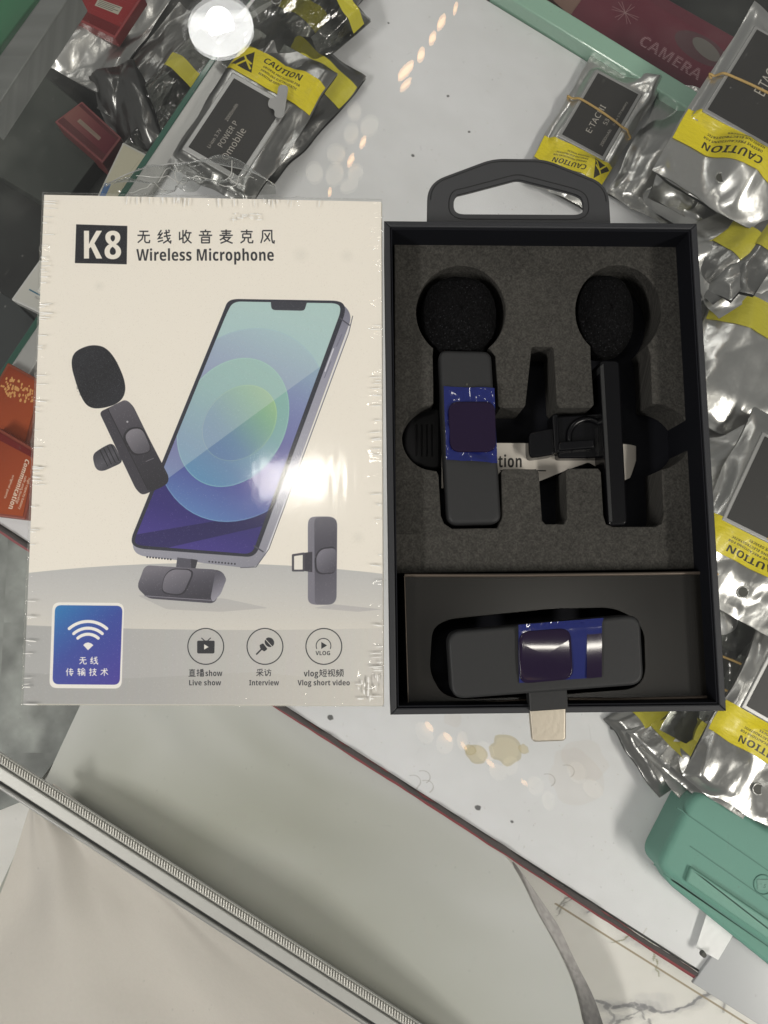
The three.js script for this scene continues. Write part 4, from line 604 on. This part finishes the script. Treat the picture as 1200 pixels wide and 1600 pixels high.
  for (let i = 0; i < 34; i++) { const v = .25 + .75 * rnd(), l = rr(.0006, .0022); gat(.997 - l / Wb, v, true, l, rr(.00012, .00022)); }
  for (let i = 0; i < 26; i++) { const u = rr(.25, .85), l = rr(.0006, .0018); gat(u, .004 + l / Hb, false, l, rr(.00012, .00022)); }
  for (let i = 0; i < 16; i++) { const l = rr(.0003, .0011); gat(rr(.93, .99), rr(.93, .99), rnd() > .5, l, rr(.00015, .0003)); }
  for (let i = 0; i < 14; i++) gat(rr(.55, .64), rr(.036, .05), rnd() > .4, rr(.0003, .0012), rr(.00014, .00024));
  mesh('film_gather_glints', mergeGeometries(gs), phys({ color: L(.90, .89, .86), roughness: .2, clearcoat: .5 }), t).userData.kind = 'stuff';
  // loose crumpled tail of the film behind the top edge
  const tailAt = (u, v) => {   // an arch of film: u along the box edge, v from the rim of the arch down to the edge
    const px = lerp(164, 432, u), k = Math.sin(Math.PI * clamp(u * .94 + .03)) ** .55, top = 303 - 52 * k * (1 + .05 * noise(u * 7, 1, 5)), py = lerp(top, 306, v), w = sm(0, .2, Math.min(u, 1 - u)) * sm(0, .25, v) ;
    const h = 0.017 + 0.004 * Math.sin(v * 2.6) + w * (0.006 * fbm(u * 3 + 2, v * 1.6, 61, 2) + 0.0016 * noise(u * 9, v * 4, 7)) + 0.0040 * w * (Math.max(0, 1 - 9 * Math.abs(u - .35 - .5 * (v - .4))) + Math.max(0, 1 - 9 * Math.abs(u - .62 + .35 * (v - .5))) + .7 * Math.max(0, 1 - 6 * Math.abs(v - .55 + .6 * (u - .3))) + .6 * Math.max(0, 1 - 9 * Math.abs(noise(u * 4, v * 2.4, 75))));
    const [x, z] = at(px, py, 0.018); return [x, h, z];
  };
  mesh('film_tail', sheet(140, 60, tailAt), paneMat({ roughness: 0.13, color: L(.80, .81, .80) }), t);
  const rim = []; for (let i = 0; i <= 60; i++) { const k = i / 60, q = [k, 0]; rim.push(new THREE.Vector3(...tailAt(...q))); }
  for (const [a, b, c, d] of [[.12, .85, .42, .3], [.2, .2, .55, .75], [.38, .15, .5, .8], [.55, .7, .78, .3], [.66, .85, .9, .55], [.3, .6, .36, .9], [.74, .45, .8, .8]]) { const pts = []; for (let i = 0; i <= 14; i++) { const k = i / 14, u = lerp(a, c, k) + .03 * Math.sin(k * 5 + a * 20), v = lerp(b, d, k) + .08 * Math.sin(k * 3.1); const q = tailAt(u, v); pts.push(new THREE.Vector3(q[0], q[1] + .00005, q[2])); } mesh('film_glint', tube(pts, rr(.00010, .00018), 40), phys({ color: L(.62, .62, .6), roughness: .2, clearcoat: 1 }), t); }  // bright tubes stand in for glints on the loose film
  mesh('film_tail_edge', tube(rim, .00016, 240), phys({ color: L(.5, .5, .5), roughness: .12, clearcoat: 1 }), t);
}

// ================================================================== black tray
const trayQ = onLevel([[600, 345], [1089, 349], [1135, 1111], [610, 1117]], RIM), WALL = 0.0019;
const inQ = insetQuad(trayQ, WALL), FOAM = 0.0185;
const paper = std({ color: L(0.021, 0.022, 0.026), roughness: 0.55, bumpMap: field(256, 256, (u, v) => .5 + .5 * (hash(Math.floor(u * 256), Math.floor(v * 256), 3) - .5), { repeat: [2, 2] }), bumpScale: 0.00006 });
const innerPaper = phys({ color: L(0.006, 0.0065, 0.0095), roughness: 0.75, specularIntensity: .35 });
{
  const t = thing('open_tray', 'open black gift tray with foam insert and hang handle', 'tray');
  for (let i = 0; i < 4; i++) {
    const j = (i + 1) % 4, o = [trayQ[i], trayQ[j], inQ[j], inQ[i]];
    mesh('tray_wall', prism(o, 0.0003, RIM, { bevel: 0.0004 }), paper, t);
    const a = insetQuad(trayQ, WALL + 0.0002), b = insetQuad(trayQ, WALL + 0.0006), ln = [a[i], a[j], b[j], b[i]];
    mesh('wall_lining', prism(ln, 0.0025, RIM - 0.0007), innerPaper, t);
  }
  mesh('tray_floor', prism(insetQuad(trayQ, WALL + 0.0001), 0.0004, 0.0022), innerPaper, t);
  // hang handle
  const hY = 0.021, out = roundPoly(onLevel([[667, 352], [668, 285], [770, 247], [852, 248], [951, 288], [955, 358]], hY), [0, .006, .004, .004, .006, 0], 8);
  const slot = roundPoly(onLevel([[706, 337], [707, 303], [726, 299], [809, 277], [903, 301], [914, 310], [915, 338]], hY), [.0042, .0042, .004, .002, .004, .0042, .0042], 8);
  const hm = std({ color: L(0.042, 0.043, 0.046), roughness: 0.5, bumpMap: field(256, 256, (u, v) => hash(Math.floor(u * 256), Math.floor(v * 256), 9), { repeat: [3, 3] }), bumpScale: 0.00003 });
  mesh('handle', prism(out, hY - 0.0016, hY, { holes: [slot], bevel: 0.0005 }), hm, t);
  const shrink = (poly, d) => { const n = poly.length, r = []; for (let i = 0; i < n; i++) { const a = poly[(i + n - 1) % n], b = poly[(i + 1) % n], dx = b[0] - a[0], dz = b[1] - a[1], k = Math.hypot(dx, dz) || 1; r.push([poly[i][0] - dz / k * d, poly[i][1] + dx / k * d]); } return r; };
  const outI = shrink(out, 0.0011), slotO = shrink(slot, -0.0011);
  const dk = std({ color: L(0.012, 0.012, 0.013), roughness: 0.6 });
  const gt = (poly, closed) => tube(poly.map(([x, z]) => new THREE.Vector3(x, hY + 0.00002, z)), 0.00017, 200, closed);
  mesh('handle_groove', gt(outI.slice(1, -1), false), dk, t); mesh('handle_groove', gt(slotO, true), dk, t);
}
// foam with its cut-outs
const F = (pts) => onLevel(pts, FOAM);
const arcPts = (cx, cy, rx, ry, a0, a1, n = 22) => Array.from({ length: n + 1 }, (_, i) => { const a = THREE.MathUtils.degToRad(a0 + (a1 - a0) * i / n); return [cx + rx * Math.cos(a), cy + ry * Math.sin(a)]; });
const foamTex = field(512, 512, (u, v) => { const n = hash(Math.floor(u * 512), Math.floor(v * 512), 1), m = noise(u * 200, v * 200, 2), k = 0.238 + 0.085 * (n - .5) + 0.02 * m + .015 * fbm(u * 8, v * 8, 7, 2); return [k * 1.015, k * .99, k * .94]; }, { srgb: true, repeat: [.55, .55] });
const foamBump = field(512, 512, (u, v) => .5 + .35 * (hash(Math.floor(u * 512), Math.floor(v * 512), 11) - .5) + .25 * noise(u * 190, v * 190, 12), { repeat: [.55, .55] });
{
  const t = thing('foam_insert', 'dark grey foam insert with cut-outs lying in the black tray', 'foam insert');
  srand(5);
  const top = [[616, 371], [640, 371], [648, 376], [662, 378]]; for (let x = 674; x < 1022; x += 6) top.push([x, 379 + rr(-1, 1) * (x > 826 && x < 860 ? 3 : .7) - (x > 826 && x < 846 ? 3 : 0)]); top.push([1024, 378], [1034, 372], [1066, 372]);
  const outer = F([...top, [1113, 889], [618, 896]]);
  const hole = F([
    ...arcPts(720, 487, 70, 72, 128, 412, 40).map(([x, y]) => [x, y]),           // round well of the first microphone
    [774, 556], [777, 600], [778, 634], [782, 637], [818, 637], [821, 633], [829, 560], [830.5, 543], [834, 541.5], [862, 542], [865, 545], [870, 632], [874, 637], [924, 637], [928, 632], [923, 556],
    ...arcPts(966, 486, 67, 72, 130, 408, 36),
    [1016, 552], [1018, 600], [1019, 630], ...arcPts(1022, 683, 57, 52, -88, 78, 20), [1034, 742], [1037, 805], [1034, 818], [1024, 823], [958, 823], [947, 819], [943, 806], [939, 738], [935, 732],
    [888, 732], [884, 736], [886, 810], [881, 819], [852, 819], [847, 813], [842, 738], [838, 733], [786, 733], [783, 738], [784, 812], [777, 825], [706, 826], [694, 818], [689, 806], [685, 742], [682, 736],
    ...arcPts(678, 684, 50, 51, 96, 264, 20), [677, 630], [677, 600], [676, 556],
  ].reverse());
  const m = mesh('foam_block', prism(outer, 0.0024, FOAM, { holes: [hole], bevel: 0.0003, seg: 2 }), phys({ map: foamTex, roughness: 1, specularIntensity: .4, bumpMap: foamBump, bumpScale: 0.0003 }), t);
}
// instruction leaflet below the foam cut-out
{
  const y = 0.0085, t = thing('leaflet', 'white printed leaflet lying under the microphones in the tray', 'leaflet');
  const low = [[690, 763], [800, 762], [843, 752], [884, 735], [920, 722], [972, 752], [988, 745], [1001, 716]], edge = (x) => { for (let i = 0; i < low.length - 1; i++) if (x <= low[i + 1][0]) return lerp(low[i][1], low[i + 1][1], (x - low[i][0]) / (low[i + 1][0] - low[i][0])); return 716; };
  const g = sheet(90, 8, (u, v) => { const X = lerp(690, 1001, u), [x, z] = at(X, lerp(693, edge(X), v), y); return [x, y + .0008 * Math.sin(u * 5) - (u > .9 ? .004 * ((u - .9) / .1) ** 2 : 0), z]; });
  for (let i = 0, a = g.attributes.uv; i < a.count; i++) { const u = a.getX(i), X = lerp(690, 1001, u), Y = lerp(693, edge(X), 1 - a.getY(i)); a.setY(i, 1 - (Y - 693) / 72); }
  mesh('paper', g, std({ map: canvas(1024, 237, (c, w, h) => { c.fillStyle = '#cfc8be'; c.fillRect(0, 0, w, h); c.fillStyle = '#2a2826'; c.font = 'bold 86px sans-serif'; c.fillText('Instruction', 60, 124, 355); c.fillRect(300, 138, 236, 6); }), roughness: .7 }), t);
}
// ------------------------------------------------------------------ microphones
function wind(rx, ry, rz, s) {
  const g = new THREE.SphereGeometry(1, 90, 60), p = g.attributes.position;
  for (let i = 0; i < p.count; i++) { const x = p.getX(i), y = p.getY(i), z = p.getZ(i), sq = (c) => Math.sign(c) * Math.abs(c) ** .85, k = 1 + 0.018 * (hash(i, 3, s) - .5) + .01 * noise(x * 9 + y * 5, z * 9, s); p.setXYZ(i, sq(x) * rx * k, sq(y) * ry * k, sq(z) * rz * k); }
  g.computeVertexNormals(); return g;
}
const speck = field(256, 256, (u, v) => { const h = hash(Math.floor(u * 256), Math.floor(v * 256), 21), k = h > .985 ? .24 : .03 + .09 * h * h; return [k, k, k * 1.05]; }, { srgb: true, repeat: [.8, .5] });
const foamBall = phys({ map: speck, roughness: 1, specularIntensity: .15, bumpMap: speck, bumpScale: .0006 });
const shell = phys({ color: L(0.024, 0.0245, 0.0255), roughness: 0.5, specularIntensity: .6, bumpMap: foamBump, bumpScale: .00004 }), gloss = phys({ color: L(0.004, 0.004, 0.005), roughness: 0.2, specularIntensity: .6 });
const filmBlue = phys({ color: L(0.012, 0.018, 0.12), roughness: 0.12, clearcoat: .4, clearcoatRoughness: .06 }), filmPurple = phys({ color: L(0.014, 0.007, 0.026), roughness: 0.07 });
const quadSheet = (q, y, nu, nv, bump) => sheet(nu, nv, (u, v) => { const [x, z] = bil(q, u, v); return [x, y + bump(u, v), z]; });
{
  const t = thing('clip_microphone', 'clip microphone lying face up with blue film over its button', 'microphone'), y = 0.0205;
  const bodyQ = onLevel([[685, 546], [768, 548], [784, 818], [699, 820]], y);
  mesh('body', prism(roundPoly(bodyQ, [.0030, .0030, .0034, .0034], 8), y - 0.0095, y, { bevel: 0.0014, seg: 5 }), shell, t);
  const w = mesh('windscreen', wind(0.0125, 0.0115, 0.0138, 5), foamBall, t); w.position.copy(at3(716, 500, 0.0125));
  const pin = new THREE.CylinderGeometry(.0004, .0004, .0004, 12); const pm = mesh('pinhole', pin, holeMat, t); pm.position.copy(at3(729.5, 601, y)); pm.position.y += .0001;
  const fq = onLevel([[693, 604], [772, 607], [777, 724], [697, 718]], y + .0006);
  const f = mesh('protective_film', quadSheet(fq, y + .0004, 44, 60, (u, v) => { const d = Math.min(u, 1 - u, v, 1 - v); return .0003 + .00010 * fbm(u * 4, v * 5, 3, 2) + .0011 * sm(.18, .02, d) * Math.abs(noise(u * 4, v * 5, 8)) ** 1.5 + .0004 * sm(.2, .05, Math.abs(d - .12))* noise(u * 6, v * 5, 18); }), filmBlue, t);
  const bq = onLevel([[700, 627], [774, 627], [776, 706], [703, 706]], y + .0016);
  mesh('button', prism(roundPoly(bq, .0036, 8), y, y + .0016, { bevel: .0006, seg: 4 }), filmPurple, f);
  const cq = roundPoly(onLevel([[690, 636], [690, 733], [668, 734], [642, 722], [630, 700], [630, 674], [642, 648], [668, 636]], .010), .002, 4);
  const clipMat = phys({ color: L(.006, .006, .007), roughness: .45, specularIntensity: .35 });
  mesh('clip', prism(cq, .006, .010, { bevel: .0012, seg: 4 }), clipMat, t);
  for (let k = 0; k < 4; k++) { const a = at3(650 + k * 8, 664, .0101), b = at3(652 + k * 8, 712, .0101), g = new THREE.CapsuleGeometry(.00028, a.distanceTo(b), 4, 8); g.rotateX(Math.PI / 2); const m = mesh('clip_ridge', g, clipMat, t); m.position.copy(a).add(b).multiplyScalar(.5); }
}
{
  const t = thing('clip_microphone', 'clip microphone lying on its edge with its clip towards the middle', 'microphone'), y = 0.0195;
  const w = mesh('windscreen', wind(0.0095, 0.0112, 0.0138, 9), foamBall, t); w.position.copy(at3(941, 498, 0.0125));
  const bq = onLevel([[937, 562], [968, 563], [981, 820], [951, 822]], y);
  mesh('body', prism(roundPoly(bq, .0016, 5), y - .0155, y, { bevel: .0008, seg: 4 }), gloss, t);
  mesh('face_plate', prism(onLevel([[937.5, 572], [943, 568], [957, 815], [951.5, 815]], y).slice().reverse().reverse(), y - .015, y + .0002, { bevel: .0002 }), shell, t);
  const bx = (n, pts, y0, y1, m, r = .001, b = .0006) => mesh(n, prism(roundPoly(onLevel(pts, y1), r, 5), y0, y1, { bevel: b, seg: 3 }), m, t);
  bx('clip', [[868, 650], [938, 646], [941, 715], [872, 716]], .006, .0135, gloss);
  bx('clip_jaw', [[826, 676], [866, 668], [868, 710], [829, 716], [826, 706]], .006, .0150, gloss, .0015);
  bx('clip_hinge', [[862, 648], [872, 645], [876, 706], [866, 708]], .008, .0160, gloss, .0008);
  bx('clip_bar', [[872, 690], [930, 686], [930, 700], [872, 705]], .010, .0165, gloss, .001);
  const g = new THREE.TorusGeometry(.0062, .0011, 10, 30, Math.PI * 1.1); g.rotateX(Math.PI / 2); const m = mesh('clip_spring', g, gloss, t); m.position.copy(at3(918, 684, .0135)); m.rotation.y = -2.4;
}
// ------------------------------------------------------------------ card insert and receiver
{
  const t = thing('card_insert', 'glossy black card insert with cut-out in the lower part of the tray', 'card insert'), y = 0.0225;
  const q = onLevel([[632, 897], [1100, 893], [1114, 1091], [638, 1103]], y), out = roundPoly(q, .0006, 3);
  const hole = roundPoly(onLevel([[676, 982], [700, 968], [860, 952], [955, 950], [985, 962], [1006, 985], [1008, 1058], [990, 1076], [830, 1088], [720, 1092], [690, 1084], [672, 1050]], y), .003, 5);
  const cm = phys({ color: L(0.009, 0.0082, 0.007), roughness: 0.24, specularIntensity: .8 });
  mesh('card', prism(out, y - .0012, y, { holes: [hole.slice().reverse()], bevel: .0002 }), cm, t);
  const edge = phys({ color: L(0.13, 0.105, 0.085), roughness: .3, metalness: .5 });  // brown highlights of the folds put into the colour
  const fold = (a, b, r) => { const p = at3(...a, y), s = at3(...b, y); mesh('folded_edge', tube([p, p.clone().lerp(s, .35).add(new THREE.Vector3(0, .0002, .0003)), p.clone().lerp(s, .7).add(new THREE.Vector3(0, 0, .0002)), s], r, 30), edge, t); };
  fold([632, 899], [1099, 895], .00055); fold([640, 1101], [826, 1093], .0003); fold([888, 1092], [1112, 1089], .00055); fold([632, 900], [638, 1101], .00018); fold([1100, 896], [1113, 1089], .00022);
  const ap = insetQuad(q, .0006); // the folded sides under the card
  for (let i = 0; i < 4; i++) { const j = (i + 1) % 4, b = insetQuad(q, .0012); mesh('side_flap', prism([ap[i], ap[j], b[j], b[i]], .0024, y - .0012), innerPaper, t); }
}
{
  const t = thing('usb_receiver', 'black plug-in receiver with blue film and metal plug lying across the card insert', 'receiver'), y = 0.0335;
  const q = onLevel([[699, 987], [1001, 960], [1007, 1070], [706, 1093]], y);
  mesh('body', prism(roundPoly(q, .0042, 9), y - .0092, y, { bevel: .0011, seg: 5 }), shell, t);
  const fq = onLevel([[809, 976], [939, 965], [940, 1058], [811, 1067]], y + .0003);
  const f = mesh('protective_film', quadSheet(fq, y + .0002, 60, 40, (u, v) => .00025 + .00012 * fbm(u * 7, v * 5, 15, 2) * sm(.35, 0, v) + .0012 * sm(.12, 0, v) * sm(.2, .9, u) + .0006 * sm(.1, 0, v) * Math.abs(noise(u * 12, 1, 4)) + .0009 * (1 - v)), filmBlue, t);
  const curve = (pts, y0, h) => prism(roundPoly(onLevel(pts, y0 + h), .0032, 8), y0, y0 + h, { bevel: .0005, seg: 4 });
  const bo = roundPoly(onLevel([[810, 986], [892, 980], [897, 1062], [812, 1070]], y + .0014), .0032, 8), bc = bo.reduce((a, p) => [a[0] + p[0] / bo.length, a[1] + p[1] / bo.length], [0, 0]);
  const dome = (a, r) => { const n = bo.length, f = a * n, i = Math.floor(f) % n, k = f - Math.floor(f), p = bo[i], s = bo[(i + 1) % n], e = [lerp(p[0], s[0], k), lerp(p[1], s[1], k)], zz = (lerp(bc[1], e[1], r) - bc[1] + .0022) / .0085; return [lerp(bc[0], e[0], r), y + .0015 - .0003 * zz * zz - (r > .97 ? .0012 * (r - .97) / .03 : r > .9 ? .00012 * ((r - .9) / .07) ** 2 : 0), lerp(bc[1], e[1], r)]; };
  const bg = sheet(bo.length * 2, 34, (u, v) => dome(u, v)); mesh('button', bg, filmPurple, f);
  mesh('film_patch', quadSheet(onLevel([[917, 977], [940, 974], [940, 1058], [916, 1060]], y + .0008), y + .0007, 8, 8, (u, v) => .0003 + .00015 * Math.sin(.55 + v * 2.4)), filmPurple, f);
  mesh('plug_neck', prism(roundPoly(onLevel([[826, 1080], [886, 1075], [888, 1108], [828, 1112]], y - .002), .0006, 3), y - .0070, y - .002, { bevel: .0004 }), shell, t);
  mesh('plug_shell', prism(roundPoly(onLevel([[827, 1106], [885, 1102], [885, 1158], [832, 1160]], y - .0032), [.0002, .0002, .0014, .0014], 6), y - .0058, y - .0032, { bevel: .0007, seg: 4 }), phys({ color: L(0.52, 0.47, 0.39), metalness: .85, roughness: .5, bumpMap: foamBump, bumpScale: .00006 }), t);
}
renderer.render(scene, camera);
